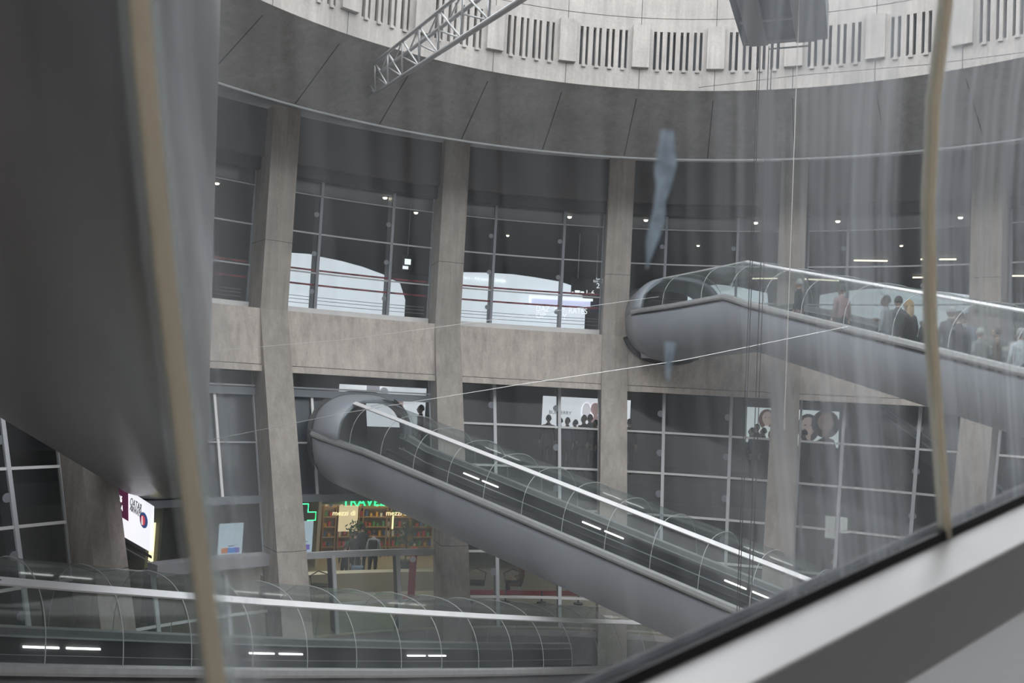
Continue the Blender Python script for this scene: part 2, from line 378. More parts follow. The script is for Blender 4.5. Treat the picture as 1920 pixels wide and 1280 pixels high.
# ------------------------------------------------------------------ walkway tubes
EX=2/2.4
def sgn(x): return -1 if x<0 else 1
class Path:
    def __init__(s,pts):
        s.p=[Vector(p) for p in pts]; s.L=[0]
        for a,b in zip(s.p,s.p[1:]): s.L.append(s.L[-1]+(b-a).length)
    def at(s,t):
        i=0
        while i<len(s.p)-2 and t>s.L[i+1]: i+=1
        q=(t-s.L[i])/(s.L[i+1]-s.L[i]); d=(s.p[i+1]-s.p[i]).normalized(); return s.p[i].lerp(s.p[i+1],q),d
    def frame(s,t):
        p,d=s.at(t)
        e=.35; _,d0=s.at(max(0,t-e)); _,d1=s.at(min(s.L[-1],t+e)); d=(d0+d1).normalized()
        r=Vector((d.y,-d.x,0)).normalized(); return p,r,d
    def pt(s,t,u,v): p,r,d=s.frame(t); return p+r*u+Vector((0,0,v))
def outer(a,w,ht,hb):
    c,q=cos(a),sin(a); return (w*sgn(c)*abs(c)**EX,(ht if q>0 else hb)*sgn(q)*abs(q)**EX)
def tube(name,label,P,w,ht,hb,ts,t0,t1,glass0,led,kinks=(),shell=SHELL,strip=True,rib=1.15,ribph=.5,cone=True,collar=None,rivets=False):
    T=P.L[-1]
    root=empty(name,P.at(t0)[0]); tag(root,label,'tube','enclosed walkway tubes crossing the court')
    ts_=sorted(set([t0,t1]+[q for q in P.L if t0<q<t1]+[q+e for q in P.L[1:-1] for e in(-.3,.3) if t0<q+e<t1]+[t0+(t1-t0)*i/14 for i in range(1,14)]))
    def start(u,v):                       # where this fibre of the tube meets the leaning glass wall
        t=glass0-.02
        if not cone: return t0
        for _ in range(400):
            p=P.pt(t,u,v); R=(p-Vector((AX.x,AX.y,p.z))).length; Rw=RL(p.z) if p.z<.24 else (17.2 if p.z<2.1 else RU)
            if R>Rw+.02: break
            t-=.03
        return t+.0
    P_ext=P
    NA=28
    low=[pi+pi*i/NA for i in range(NA+1)]
    o_=[outer(a,w,ht,hb) for a in low]; i_=[outer(a,w-.1,ht,hb-.1) for a in low][::-1]
    prof=o_+i_
    m=MB(); rings=[[P.pt(start(u,v) if j==0 else t,u,v) for u,v in prof] for j,t in enumerate(ts_)]
    m.loft(rings); m.build('shell',shell,root,True)
    for sd in(-1,1):                       # rolled metal edge along the top of the shell
        c=MB(); pr=[(sd*(w-.13),-.07),(sd*(w+.05),-.07),(sd*(w+.07),-.02),(sd*(w+.05),.06),(sd*(w-.05),.09),(sd*(w-.13),.06)]
        c.loft([[P.pt(t,u,v) for u,v in pr] for t in ts_]); c.build('parapet_edge',CAP,root)
        g=MB(); pr=[(sd*(w+.0),-.12),(sd*(w+.02),-.12),(sd*(w+.02),-.08),(sd*(w+.0),-.08)]
        g.loft([[P.pt(t,u,v) for u,v in pr] for t in ts_]); g.build('edge_gasket',BLACK,root)
    # glazed vault
    up=[pi*i/NA for i in range(NA+1)]
    gp=[outer(a,w-.03,ht,hb) for a in up]
    tg=[t for t in ts_ if t>glass0+.05]; tg=[glass0]+tg
    m=MB(); 
    m.loft([[P.pt(t,u,v) for u,v in gp] for t in tg],False,False); m.build('acrylic_vault',TGLASS,root,True)
    if glass0>t0+.1 or cone:
        cp=[outer(a,w+.01,ht+.03,hb) for a in up]+[outer(a,w-.12,ht-.1,hb) for a in up][::-1]
        m=MB(); tc=[t0]+[t for t in ts_ if t0<t<glass0-.05]+[glass0]
        m.loft([[P.pt(start(u,v) if j==0 else t,u,v) for u,v in cp] for j,t in enumerate(tc)]); m.build('collar',shell,root,True)
        if cone:
            al=[2*pi*i/44 for i in range(45)]
            def sp(e,off): return [P.pt(start(*outer(a,w,ht,hb))+off,*outer(a,w+e,ht+e,hb+e)) for a in al[:-1]]
            m=MB(); A,B=sp(.12,-.02),sp(.12,.17); C,D=sp(.0,.17),sp(.0,-.02)
            m.loft([A,B,C,D,A],True,False); m.build('wall_seal',BLACK,root)
    if strip:
        a0,a1=ts-.06,ts+.06
        m=MB(); pr=[outer(a0,w,ht+.0,hb),outer(a1,w,ht,hb),outer(a1,w+.03,ht+.035,hb),outer(a0,w+.03,ht+.035,hb)]
        m.loft([[P.pt(t,u,v) for u,v in pr] for t in tg]); st=m.build('ridge_strip',STRIP,root)
        if rivets:
            t=glass0+2.2; b=None
            for i in range(40):
                u,v=outer(ts,w+.035,ht+.04,hb); q=P.pt(t,u,v); t+=.23
                if b is None:
                    b=MB().box((0,0,0),(.028,.028,.012)).build('rivet',GREY); b.location=q; rb=b
                else: rb=b.copy(); COL.objects.link(rb); rb.location=q
                rb.parent=st
    t=glass0+ribph
    while t<t1:
        m=MB(); m.tube([P.pt(t,*outer(a,w-.01,ht+.01,hb)) for a in up],.009,5); m.build('joint_rib',RIB,root); t+=rib
    # inside: deck, balustrades, handrails, lights
    m=MB(); m.loft([[P.pt(t,u,v) for u,v in((-w*.7,-1.03),(w*.7,-1.03),(w*.7,-1.0),(-w*.7,-1.0))] for t in ts_]); m.build('walkway_deck',DECK,root)
    for sd in(-1,0,1):
        x=sd*(w-.52); m=MB(); m.loft([[P.pt(t,u,v) for u,v in((x-.04,-1.0),(x+.04,-1.0),(x+.04,-.5),(x-.04,-.5))] for t in ts_]); bl=m.build('balustrade',DECK,root)
        m=MB(); m.loft([[P.pt(t,u,v) for u,v in((x-.05,-.5),(x+.05,-.5),(x+.04,-.44),(x-.04,-.44))] for t in ts_]); m.build('handrail',BLACK,bl)
    for sd in(-1,1):
        al=[pi+pi*i/40 for i in range(0,17)] if sd<0 else [2*pi-pi*i/40 for i in range(0,17)]
        a_=[outer(a,w-.105,ht,hb-.105) for a in al]; b_=[outer(a,w-.12,ht,hb-.12) for a in al][::-1]
        m=MB(); m.loft([[P.pt(t,u,v-.05) for u,v in a_+b_] for t in ts_]); m.build('inner_lining',DECK,root)
    for k2,v in enumerate((-.09,-.40)):
        m=MB(); m.loft([[P.pt(t,u,v+e) for u,e in((-w+.1,0),(-w+.14,0),(-w+.14,.03),(-w+.1,.03))] for t in ts_]); m.build('wall_rail',STEEL,root)
    for a,b in led:
        m=MB(); m.loft([[P.pt(t,u,v) for u,v in((-w+.13,-.255),(-w+.17,-.255),(-w+.17,-.225),(-w+.13,-.225))] for t in(a,(a+b)/2,b)]); m.build('light_strip',LED,root)
    return root,P
def dirv(h,s): h=math.radians(h); return Vector((sin(h),cos(h),s))
# middle tube: leaves the wall at left and slopes down to the right
A=Vector((-.63,24.21,-2.49)); d=dirv(122.4,-.236)
kink=A-d*4.35; kink.z+=.0; W=Vector((-4.5,27.8,kink.z))
mid=Path([W-(kink-W).normalized()*2.2,kink,A+d*1,A+d*8,A+d*21])
def leds(tt,n,sp,l=.75,first=True):
    out=[]
    for i in range(n):
        t=tt+i*sp; out.append((t,t+l))
        if i or first: out.append((t+l+.13,t+2*l+.13))
    return out
MIDR,_=tube('walkway_tube','long grey tube with clear vault sloping from the centre-left portal down to lower right',mid,1.441,1.14,1.54,1.06,mid.L[1]-.4,mid.L[-1],mid.L[1]+.45,[(mid.L[1]+.8,mid.L[1]+1.25)]+leds(mid.L[1]+2.95,4,4.0,.55))
# upper right tube: short level piece from the wall, then slopes down towards the right
J=Vector((7.1,25.9,2.98)); S0=Vector((5.1,28.5,2.70)); du=dirv(157.4,-.223)
up_=Path([Vector((5.2,31.4,2.7)),S0,J,J+du*9,J+du*19])
UPR,_=tube('walkway_tube','grey tube with people inside, peaked at upper right and sloping down to the right edge',up_,1.46,1.15,1.42,1.18,2.6,up_.L[-1],up_.L[1]+.3,[],rib=1.5)
# lower tube: crosses the bottom left
A3=Vector((-4.33,17.37,-5.19)); h3=math.radians(41.6); d3=Vector((sin(h3),cos(h3),-.197)); r3=Vector((-cos(h3),sin(h3),0))
low=Path([A3+d3*t+r3*(.00122*t*t)+Vector((0,0,.00108*t*t)) for t in(-16,-13,-10,-7,-4,-1,2,5,8,10.6,12)])
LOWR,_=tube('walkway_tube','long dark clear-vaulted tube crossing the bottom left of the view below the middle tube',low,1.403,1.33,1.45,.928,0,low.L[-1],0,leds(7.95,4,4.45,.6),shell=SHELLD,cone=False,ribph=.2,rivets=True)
# overhead tube at the left, close above the camera
h4=math.radians(-17.95); d4=Vector((sin(h4),cos(h4),-.1696)); r4=Vector((cos(h4),-sin(h4),0))
O4=r4*(-1.28)+Vector((0,0,2.22))
over=Path([O4+d4*1.25,O4+d4*8,O4+d4*16,O4+d4*22.5])
def overhead():
    root=empty('overhead_tube',O4+d4*12); tag(root,'big dark grey tube underside looming over the left side of the view','tube','enclosed walkway tubes crossing the court')
    w_,ht,hb=1.19,.98,1.19; N=44
    al=[2*pi*i/N for i in range(N)]
    ts_=[0,.5,1,2,3.5,5,7,9,12,15,18,20,over.L[-1]]
    def st(u,v):
        t=17.0
        for _ in range(500):
            p=over.pt(t,u,v); R=(p-Vector((AX.x,AX.y,p.z))).length
            if R>(RL(p.z) if p.z<.24 else 17.2)-.03: break
            t+=.03
        return t
    rings=[[over.pt(t,*outer(a,w_,ht,hb)) for a in al] for t in ts_[:-1] if t<17.5]+[[over.pt(st(*outer(a,w_,ht,hb)),*outer(a,w_,ht,hb)) for a in al]]
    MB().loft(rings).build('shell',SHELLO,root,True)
    def sp(e,off): return [over.pt(st(*outer(a,w_,ht,hb))-off,*outer(a,w_+e,ht+e,hb+e)) for a in al]
    m=MB(); A_,B_,C_,D_=sp(.07,.0),sp(.07,.12),sp(-.01,.12),sp(-.01,0); m.loft([A_,B_,C_,D_,A_],True,False); m.build('wall_seal',BLACK,root)
    for t in(16,):
        m=MB(); m.loft([[over.pt(t+e,*outer(a,w_+.003,ht+.003,hb+.003)) for a in al] for e in(0,.03)],True,False); m.build('panel_joint',FIN,root)
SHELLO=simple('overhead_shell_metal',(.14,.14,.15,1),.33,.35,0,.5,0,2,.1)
overhead()

# ------------------------------------------------------------------ the tube the camera stands in
DA=Vector((.80383,.55988,.20096)).normalized(); DN=Vector((-.57154,.82057,0)).normalized(); DU=DA.cross(DN)*-1
if DU.z<0: DU=-DU
def own():
    root=empty('camera_side_tube',DN*.8+DU*-.5); tag(root,'inside edge of the near tube, streaky curved acrylic above a brushed steel rail','tube')
    Mo=Matrix((DA,DN,DU)).transposed().to_4x4()
    def put(mb,name,mat,par=root,smooth=False):
        o=mb.build(name,mat,None,smooth); o.matrix_world=Mo; o.parent=par; o.matrix_parent_inverse=world(par).inverted(); o.rotation_euler=Mo.to_euler(); return o
    def arc(e=0.0):
        out=[]
        for i in range(33):
            a=pi*i/32; c,s=cos(a),sin(a); out.append((-.65+(1.455+e)*sgn(c)*abs(c)**(2/3),-.484+(1.6+e)*abs(s)**(2/3)))
        return out
    S_=[-2.12,-.96,.203,1.37,2.53,3.7,4.86]
    mats={-2.12:'A',-.96:'A',.203:'B',1.37:'C',2.53:'C',3.7:'C'}
    MT={'A':streaked('acrylic_less_dirty',.01,.12,[(-2.2,.9),(.2,1.0)],(.7,.72,.75),(.9,.91,.93)),
        'B':streaked('acrylic_streaked',.065,.42,[(.2,1.8),(.235,2.0),(.262,1.3),(.30,.75),(.7,.62),(.86,.8),(1.0,1.35),(1.12,1.75),(1.26,1.5),(1.31,.7),(1.37,.8)]),
        'C':streaked('acrylic_very_streaked',.12,.52,[(1.37,1.2),(1.6,1.35),(1.9,1.15),(2.5,1.2),(4.9,1.2)])}
    for a,b in zip(S_,S_[1:]):
        m=MB(); m.loft([[(x,n,u) for n,u in arc()] for x in(a,(a+b)/2,b)],False,False); put(m,'acrylic_sheet',MT[mats[a]],smooth=True)
    for x in S_[1:-1]:
        m=MB(); A_,B_=arc(-.008),arc(.008)
        m.loft([[(x-.0065,n,u) for n,u in A_],[(x+.0065,n,u) for n,u in A_],[(x+.0065,n,u) for n,u in B_],[(x-.0065,n,u) for n,u in B_],[(x-.0065,n,u) for n,u in A_]],False,False); sm=put(m,'sealant_joint',SEAM)
        for e in(-1,1):
            m=MB(); x0=x+e*.0105; m.loft([[(x0-.004,n,u) for n,u in arc(-.004)],[(x0+.004,n,u) for n,u in arc(-.004)],[(x0+.004,n,u) for n,u in arc(.004)],[(x0-.004,n,u) for n,u in arc(.004)],[(x0-.004,n,u) for n,u in arc(-.004)]],False,False); put(m,'joint_edge',RUB,sm)
    def prism(pr,name,mat,bev=0):
        m=MB(); m.loft([[(x,n,u) for n,u in pr] for x in(-2.1,0,2,4.86)]); o=put(m,name,mat)
        if bev:
            b=o.modifiers.new('b','BEVEL'); b.width=bev; b.segments=3; b.limit_method='ANGLE'
        return o
    prism([(.80,-.4825),(.80,-.470),(.835,-.47),(.835,-.52),(.78,-.52)],'window_gasket',BLACK)
    prism([(.80,-.4835),(.722,-.4985),(.700,-.589),(.72,-.62),(.80,-.62)],'steel_rail',RAIL,.004)
    prism([(.705,-.585),(.715,-.62),(.40,-1.0),(.38,-.98)],'lower_panel',PANELN)
    prism([(.45,-1.0),(-1.75,-1.0),(-1.75,-1.06),(.45,-1.06)],'walkway_floor',simple('ribbed_walkway_metal',(.42,.41,.40,1),.5,.2))
    prism([(-2.1,-.484),(-2.02,-.484),(-1.7,-1.0),(-1.78,-1.02)],'opposite_panel',PANELN)
    prism([(-1.0,-.95),(-1.08,-.95),(-1.08,-.3),(-1.0,-.3)],'handrail_panel',DARK)
    pr=[( .86,-.50)]+[(-.65+1.53*cos(-a),-.50-1.35*abs(sin(a))) for a in [pi*i/12 for i in range(1,12)]]+[(-2.16,-.5)]
    pr2=[(n*.97-.02,u+.04) for n,u in pr][::-1]
    prism(pr+pr2,'outer_shell',SHELL)
    # scraps of blue-white film stuck on the acrylic
    def film(pts,name):
        m=MB(); vs=[]
        for s,u in pts:
            n=-.65+1.462*(1-abs((u+.484)/1.6)**3)**(1/3)
            vs+= [(s,n,u)]
        c=(sum(p[0] for p in vs)/len(vs),sum(p[1] for p in vs)/len(vs),sum(p[2] for p in vs)/len(vs))
        k=len(vs); top=[(x,y+.002,z) for x,y,z in vs]
        m.loft([vs,top]); put(m,name,FILM)
    def sp(px,py,n=.76):
        a,b=px-960,py-640; u=a*cos(ROLL)+b*sin(ROLL); v=-a*sin(ROLL)+b*cos(ROLL)
        r=R0*u+Fw*F_PX-U0*v; q=n/(r.dot(DN)); return (r.dot(DA)*q,r.dot(DU)*q)
    film([sp(*p) for p in((1262,236),(1284,240),(1290,275),(1297,300),(1290,345),(1282,370),(1284,410),(1270,455),(1256,500),(1252,440),(1262,380),(1264,340),(1256,310),(1260,280))],'film_scrap')
    film([sp(*p) for p in((1298,640),(1318,640),(1312,690),(1306,720),(1300,690))],'film_scrap')
RAIL=simple('brushed_steel',(.37,.362,.36,1),.40,.3,0,.5,.03,8)
PANELN=simple('grey_inner_panel',(.85,.85,.85,1),.4,.2)
FILM=glass('old_blue_film',(.72,.79,.84),.36,(.66,.74,.82),.03,(30,30,30),.9)
own()

# ------------------------------------------------------------------ pixel ray helper for things seen through the court
def ray(px,py):
    a,b=px-960,py-640; u=a*cos(ROLL)+b*sin(ROLL); v=-a*sin(ROLL)+b*cos(ROLL)
    r=R0*u+Fw*F_PX-U0*v; return r/r.y
def on_cyl(px,py,R):
    r=ray(px,py); o=Vector((-AX.x,-AX.y)); d=Vector((r.x,r.y)); A_=d.dot(d); B_=2*o.dot(d); C_=o.dot(o)-R*R
    t=(-B_+math.sqrt(B_*B_-4*A_*C_))/(2*A_); return r*t
def kof(p): return (math.atan2(p.x-AX.x,p.y-AX.y)-PH0)/DPH
def text(s,name,size,mat,origin,right,parent=None,ext=.01,align='LEFT',sx=1.0):
    c=bpy.data.curves.new(name,'FONT'); c.body=s; c.size=size; c.extrude=ext; c.align_x=align; c.materials.append(mat)
    o=bpy.data.objects.new(name,c); COL.objects.link(o)
    X=Vector(right).normalized(); Z=X.cross(Vector((0,0,1))).normalized(); Y=Z.cross(X)
    mw=Matrix((X*sx,Y,Z)).transposed().to_4x4(); mw.translation=Vector(origin)
    o.rotation_euler=Matrix((X,Y,Z)).transposed().to_euler(); o.location=origin; o.scale=(sx,1,1)
    o=tomesh(o)
    if parent: o.parent=parent; o.matrix_parent_inverse=world(parent).inverted()
    return o
def tomesh(o):
    dg=bpy.context.evaluated_depsgraph_get(); me=bpy.data.meshes.new_from_object(o.evaluated_get(dg)); n=bpy.data.objects.new(o.name,me)
    n.location=o.location; n.rotation_euler=o.rotation_euler; n.scale=o.scale; nm=o.name; bpy.data.objects.remove(o); n.name=nm; COL.objects.link(n); return n

# lattice truss
def truss():
    vd=Vector((sin(math.radians(-20.2))*cos(math.radians(9.6)),cos(math.radians(-20.2))*cos(math.radians(9.6)),sin(math.radians(9.6))))
    a=ray(673,195)*25.3; b=ray(663,150)*25.6; c=ray(664,171)*26.2
    root=empty('lattice_truss',a); tag(root,'silver aluminium lattice truss slanting up across the concrete parapet','truss')
    n=11; L=17.5
    for p,r in((a,.05),(b,.04),(c,.04)):
        m=MB(); m.tube([p,p-vd*L],r,10); m.build('chord',TRM,root,True)
    for i in range(n):
        q0=i*L/n; q1=(i+1)*L/n; qm=(q0+q1)/2
        for p0,p1,s0_,s1_ in((b,a,q0,qm),(a,b,qm,q1),(b,c,q0,qm),(c,b,qm,q1),(c,a,q0,qm),(a,c,qm,q1)):
            m=MB(); m.tube([p0-vd*s0_,p1-vd*s1_],.019,6); m.build('brace',TRM,root,True)
truss()
# hanging box and cables
def hang():
    D=14.0; a=ray(1393,90)*D; b=ray(1552,77)*(D-.45); X=(b-a); X.z=0; wd=X.length; X.normalize(); Y=Vector((X.y,-X.x,0)); Y=Y if Y.y<0 else -Y
    root=empty('hanging_equipment_box',(a+b)/2); tag(root,'dark grey equipment box hanging in front of the parapet at top right','box')
    R=Matrix((X,-Y,Vector((0,0,1)))).transposed()
    c=(a+b)/2+Y*1.3; z=(a.z+b.z)/2
    m=MB(); m.box((c.x,c.y,z+.28),(wd,2.6,.5),R); m.build('casing',BOXM,root)
    for f in(-.3,.25):
        m=MB(); cc=c+X*(wd*f); m.box((cc.x,cc.y,z+.0),(.28,2.4,.06),R); m.build('underside_rib',GREY,root)
    for f in(-1.1,-.3,.6):
        m=MB(); cc=c+Y*f; m.box((cc.x,cc.y,z+.01),(wd*.9,.08,.05),R); m.build('cross_rib',GREY,root)
    m=MB(); e=c-Y*1.3-Y*.08; m.bar(e-X*.25+Vector((0,0,z-e.z-.02)),e+X*.35+Vector((0,0,z-e.z-.02)),.02); m.build('conduit',GREY,root)
    for f in(-.4,.4):
        m=MB(); cc=c+X*(wd*f); m.tube([(cc.x,cc.y,z+.5),(cc.x,cc.y,z+6)],.015,6); m.build('suspension_rod',STEEL,root)
    nm=['left of a close pair','right of a close pair','left of the wider pair','right of the wider pair']
    for i,(px,r) in enumerate(((1404,.007),(1408,.007),(1424,.008),(1430,.007))):
        p=ray(px,560)*D; m=MB(); m.tube([(p.x,p.y,z+.05),(p.x,p.y,-10)],r,5); o=m.build('hanging_cable',BLACK); tag(o,'thin dark vertical cable below the hanging box, '+nm[i],'cable','dark cables hanging below the box')
    p=ray(1481,500)*12; m=MB(); m.tube([(p.x,p.y,7.5),(p.x,p.y,-.3)],.0055,6); o=m.build('white_cable',SEAML); tag(o,'thin pale cable hanging in front of the equipment box at upper right','cable')
BOXM=simple('box_grey_metal',(.10,.12,.145,1),.5,.2,0,.5,0,3,.25)
SEAML=simple('pale_cable',(.75,.72,.66,1),.5)
hang()
def wire(pts,label,mat,r=.008):
    P=[ray(x,y)*D for x,y,D in pts]; m=MB(); m.tube(P,r,5); o=m.build('steel_wire',mat); tag(o,label,'wire')
WIRE=simple('bright_wire',(.75,.76,.76,1),.35,.4)
wire([(160,872,22.4),(640,775,21.5),(985,719,21),(1280,675,21.2),(1590,612,20.0)],'long pale wire rising from lower left across the beams to the upper right tube',WIRE,.007)
wire([(345,662,23.5),(640,637,24.5),(830,612,25),(1235,556,26.0)],'shorter pale wire crossing the upper part of the spandrel beam',WIRE,.006)
wire([(1310,164,24.2),(1500,141,23.0),(1740,121,21),(1960,93,19)],'thin dark wire rising to the right across the bottom of the parapet',BLACK,.008)

# ------------------------------------------------------------------ bright partitions behind the upper glass
BRIGHT=simple('glowing_white_partition',(.70,.725,.76,1),.6,0,1.0)  # panels given a glow of their own, no lamp behind them
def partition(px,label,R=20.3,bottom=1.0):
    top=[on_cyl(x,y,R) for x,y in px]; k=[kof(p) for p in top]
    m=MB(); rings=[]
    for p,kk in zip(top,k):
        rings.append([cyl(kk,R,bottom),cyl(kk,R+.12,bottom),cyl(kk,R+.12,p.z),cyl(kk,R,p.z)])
    m.loft(rings); o=m.build('glowing_partition',BRIGHT); tag(o,label,'partition','self-glowing white partitions on the upper floor')
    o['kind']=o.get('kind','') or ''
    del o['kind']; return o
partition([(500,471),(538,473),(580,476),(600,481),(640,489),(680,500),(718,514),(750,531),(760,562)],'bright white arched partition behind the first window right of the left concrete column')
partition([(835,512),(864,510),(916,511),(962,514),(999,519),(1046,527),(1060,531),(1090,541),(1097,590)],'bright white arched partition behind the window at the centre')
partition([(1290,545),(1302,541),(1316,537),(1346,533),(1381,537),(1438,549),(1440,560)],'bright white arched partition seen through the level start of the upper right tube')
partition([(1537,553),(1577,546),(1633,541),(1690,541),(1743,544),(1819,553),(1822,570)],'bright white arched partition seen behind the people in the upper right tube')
# upper-floor display with writing, and hanging direction sign
def emit(name,col,s): return simple(name,col,.5,0,s)
EW=emit('lit_white',(1,1,1,1),1.1); EB=emit('lit_blue',(.25,.4,.9,1),.9); EL=emit('lit_lilac',(.72,.72,.95,1),.9)
def frameq(name,label,cat,px,py,px1,py1,R,mat,thick=.08,grp=None,drop=0):
    a=on_cyl(px,py,R); b=on_cyl(px1,py,R); b2=on_cyl(px1,py1,R); c=on_cyl(px,py1,R)
    X=(b-a); X.z=0; wd=X.length; X.normalize(); zt=(a.z+b.z)/2; zb=(c.z+b2.z)/2
    N=Vector((X.y,-X.x,0)); N=N if N.y<0 else -N
    o0=Vector((a.x,a.y,0)); root=empty(name,(a.x+X.x*wd/2,a.y+X.y*wd/2,zb)); tag(root,label,cat,grp)
    Rm=Matrix((X,-N,Vector((0,0,1)))).transposed()
    def at(u,v,off=0): return o0+X*(wd*u)+N*off+Vector((0,0,zb+(zt-zb)*v))
    def boxq(u0,v0,u1,v1,off,th,nm,mt,par=root):
        m=MB(); c_=(at(u0,v0,off)+at(u1,v1,off))/2; m.box(c_,(wd*abs(u1-u0),th,(zt-zb)*abs(v1-v0)),Rm); return m.build(nm,mt,par)
    def poly(pts,off,nm,mt,par=root,th=.01):
        m=MB(); m.loft([[at(u,v,off) for u,v in pts],[at(u,v,off+th) for u,v in pts]]); return m.build(nm,mt,par)
    if mat: boxq(0,0,1,1,-thick/2,thick,'screen',mat)
    return root,at,boxq,poly,X,wd,zt-zb,N
r,at,bx,po,X,wd,hh,N=frameq('display_screen','pale blue-lit display with white slanted lettering behind the centre window','display',992,557,1128,592,19.6,None)
bx(0,.86,.88,1,.0,.05,'frame_top',EW); bx(0,.45,.03,.9,0,.05,'frame_side',EW); bx(.03,.5,.85,.86,-.02,.03,'screen',EL); bx(.86,.25,.97,.86,-.02,.03,'blue_screen',simple('deep_blue_panel',(.02,.03,.09,1),.5))
text('DAZ  Y  //  RATES','lettering',.30,EW,at(.10,.16,.02),X,r,.005,'LEFT',.8); text('OP        Y','lettering',.30,EW,at(.10,-.2,.02),X,r,.005,'LEFT',.9)
r,at,bx,po,X,wd,hh,N=frameq('hanging_sign','dark hanging direction sign with white numbers right of the centre window','sign',1072,522,1130,553,19.4,DARK)
text('1-6','lettering',.26,EW,at(.45,.0,.02),X,r,.004); text('2.','lettering',.26,EW,at(.8,.45,.02),X,r,.004); text('Sorties','lettering',.11,EW,at(.78,.95,.02),X,r,.003); text('Exit - gates','lettering',.11,EW,at(.7,.8,.02),X,r,.003)
bx(.02,.05,.08,.15,.02,.01,'arrow',EW); bx(.12,0,.28,.25,.02,.01,'pictogram',EW); bx(.3,.05,.42,.2,.02,.01,'small_print',EW)
m=MB(); m.bar(at(.2,1),at(.2,1)+Vector((0,0,1.6)),.03); m.bar(at(.8,1),at(.8,1)+Vector((0,0,1.6)),.03); m.build('hanger',STEEL,r)
r,at,bx,po,X,wd,hh,N=frameq('hanging_sign','small tilted hanging sign with white marks in the window right of the left column','sign',754,478,775,508,20.0,DARK)
bx(.25,.4,.8,.75,.02,.01,'pictogram',EW); bx(.1,.1,.6,.3,.02,.01,'pictogram',EW)
m=MB(); m.bar(at(.5,1),at(.5,1)+Vector((0,0,1.9)),.03); m.build('hanger',STEEL,r)
# strip of small lettering on the centre partition
p=on_cyl(866,522,20.2); text('Paris - Aéroport Charles','wall_lettering',.16,EW,p,tan_(1.2)+Vector((0,0,-.0)),None,.004).name='wall_lettering'
tag(bpy.data.objects['wall_lettering'],'small white lettering along the top left of the centre bright partition','lettering')

# ------------------------------------------------------------------ ceiling lights
DL=emit('warm_downlight',(1,.86,.60,1),14); RING=simple('downlight_ring',(.5,.48,.42,1),.4)
DLW=['left edge, beside the overhead tube','right of the left column, high in its window','right of the left column, on the window rail line','top of the centre window','just right of the centre column','above the peak of the upper right tube','between the peak and the yellowed joint','right of the yellowed joint','small one in the centre window','small one above the tube collar','small one left of the yellowed joint']
for i,(x,y) in enumerate([(407,343),(722,370),(780,398),(1068,406),(1211,412),(1417,417),(1571,414),(1801,407),(952,441),(1309,460),(1690,460)]):
    r_=ray(x,y); p=r_*(6.33/r_.z)
    root=empty('ceiling_downlight',p); tag(root,'round warm ceiling downlight, '+DLW[i],'downlight','downlights in the upper ceiling')
    rr=.07 if i<8 else .055
    m=MB(); m.tube([p+Vector((0,0,-.01)),p+Vector((0,0,.03))],rr*1.5,14); m.build('trim_ring',RING,root)
    m=MB(); m.ball(p+Vector((0,0,-.02)),(rr,rr,rr*.6),10,6); m.build('bulb',DL,root)
LT=emit('warm_tube_light',(1,.85,.6,1),2.2)
LW=['left of the yellowed joint, upper row','touching the yellowed joint, upper row','right of the yellowed joint, upper row','left of the yellowed joint, lower row','right of the upper right tube crest','second right of the tube crest','right edge of the view']
for i,(x0,y0,x1,y1) in enumerate([(1601,488,1664,489),(1726,486,1746,486),(1761,486,1793,486),(1711,520,1745,520),(1409,522,1460,522),(1508,523,1573,526),(1895,517,1925,517)]):
    a=ray(x0,y0); b=ray(x1,y1); a=a*(6.25/a.z); b=b*(6.25/b.z)
    if (b-a).length>6: b=a+(b-a).normalized()*4
    m=MB(); m.bar(a,b,.09,.06); o=m.build('linear_ceiling_light',LT); tag(o,'thin horizontal ceiling light '+LW[i],'ceiling light','linear ceiling lights')

# ------------------------------------------------------------------ illuminated adverts
ADW=emit('advert_white',(.93,.93,.97,1),.75); ADG=emit('advert_pale_grey',(.78,.84,.84,1),.62); INK=simple('advert_black',(.02,.02,.025,1),.6)
SK1=emit('printed_skin_pink',(.72,.50,.48,1),.35); SK2=emit('printed_skin_light',(.72,.56,.48,1),.3); SK3=emit('printed_skin_brown',(.42,.28,.22,1),.25)
HR=emit('printed_hair_dark',(.06,.05,.05,1),.05); HB=emit('printed_hair_brown',(.22,.13,.09,1),.2); PW=emit('printed_white_cloth',(.85,.88,.86,1),.6); PK=emit('printed_dark_cloth',(.05,.05,.06,1),.1)
def ell(cu,cv,ru,rv,n=18,tilt=0): return [(cu+ru*cos(2*pi*i/n)*cos(tilt)-rv*sin(2*pi*i/n)*sin(tilt)*(ru/rv if 0 else 1),cv+rv*sin(2*pi*i/n)*cos(tilt)+ru*cos(2*pi*i/n)*sin(tilt)) for i in range(n)]
def face(po,cu,cv,ru,rv,skin,hair,wide=1.45,off=.03,long=1.5):
    po(ell(cu,cv-rv*.15,ru*wide,rv*long),off,'printed_hair',hair)
    po([(cu-ru*.35,cv-rv*1.9),(cu+ru*.35,cv-rv*1.9),(cu+ru*.4,cv),(cu-ru*.4,cv)],off+.012,'printed_neck',skin)
    f=po([(cu+ru*cos(2*pi*i/20)*(1-.18*max(0,-sin(2*pi*i/20))),cv+rv*sin(2*pi*i/20)) for i in range(20)],off+.024,'printed_face',skin)
    for s in(-1,1): po(ell(cu+s*ru*.4,cv+rv*.12,ru*.17,rv*.06,10),off+.036,'printed_eye',hair,f)
    po(ell(cu,cv-rv*.5,ru*.33,rv*.09,10),off+.036,'printed_mouth',SK1,f)
    po([(cu-ru*.1,cv-rv*.18),(cu+ru*.1,cv-rv*.18),(cu,cv+rv*.1)],off+.036,'printed_nose',SK1 if skin is SK2 else SK3,f)
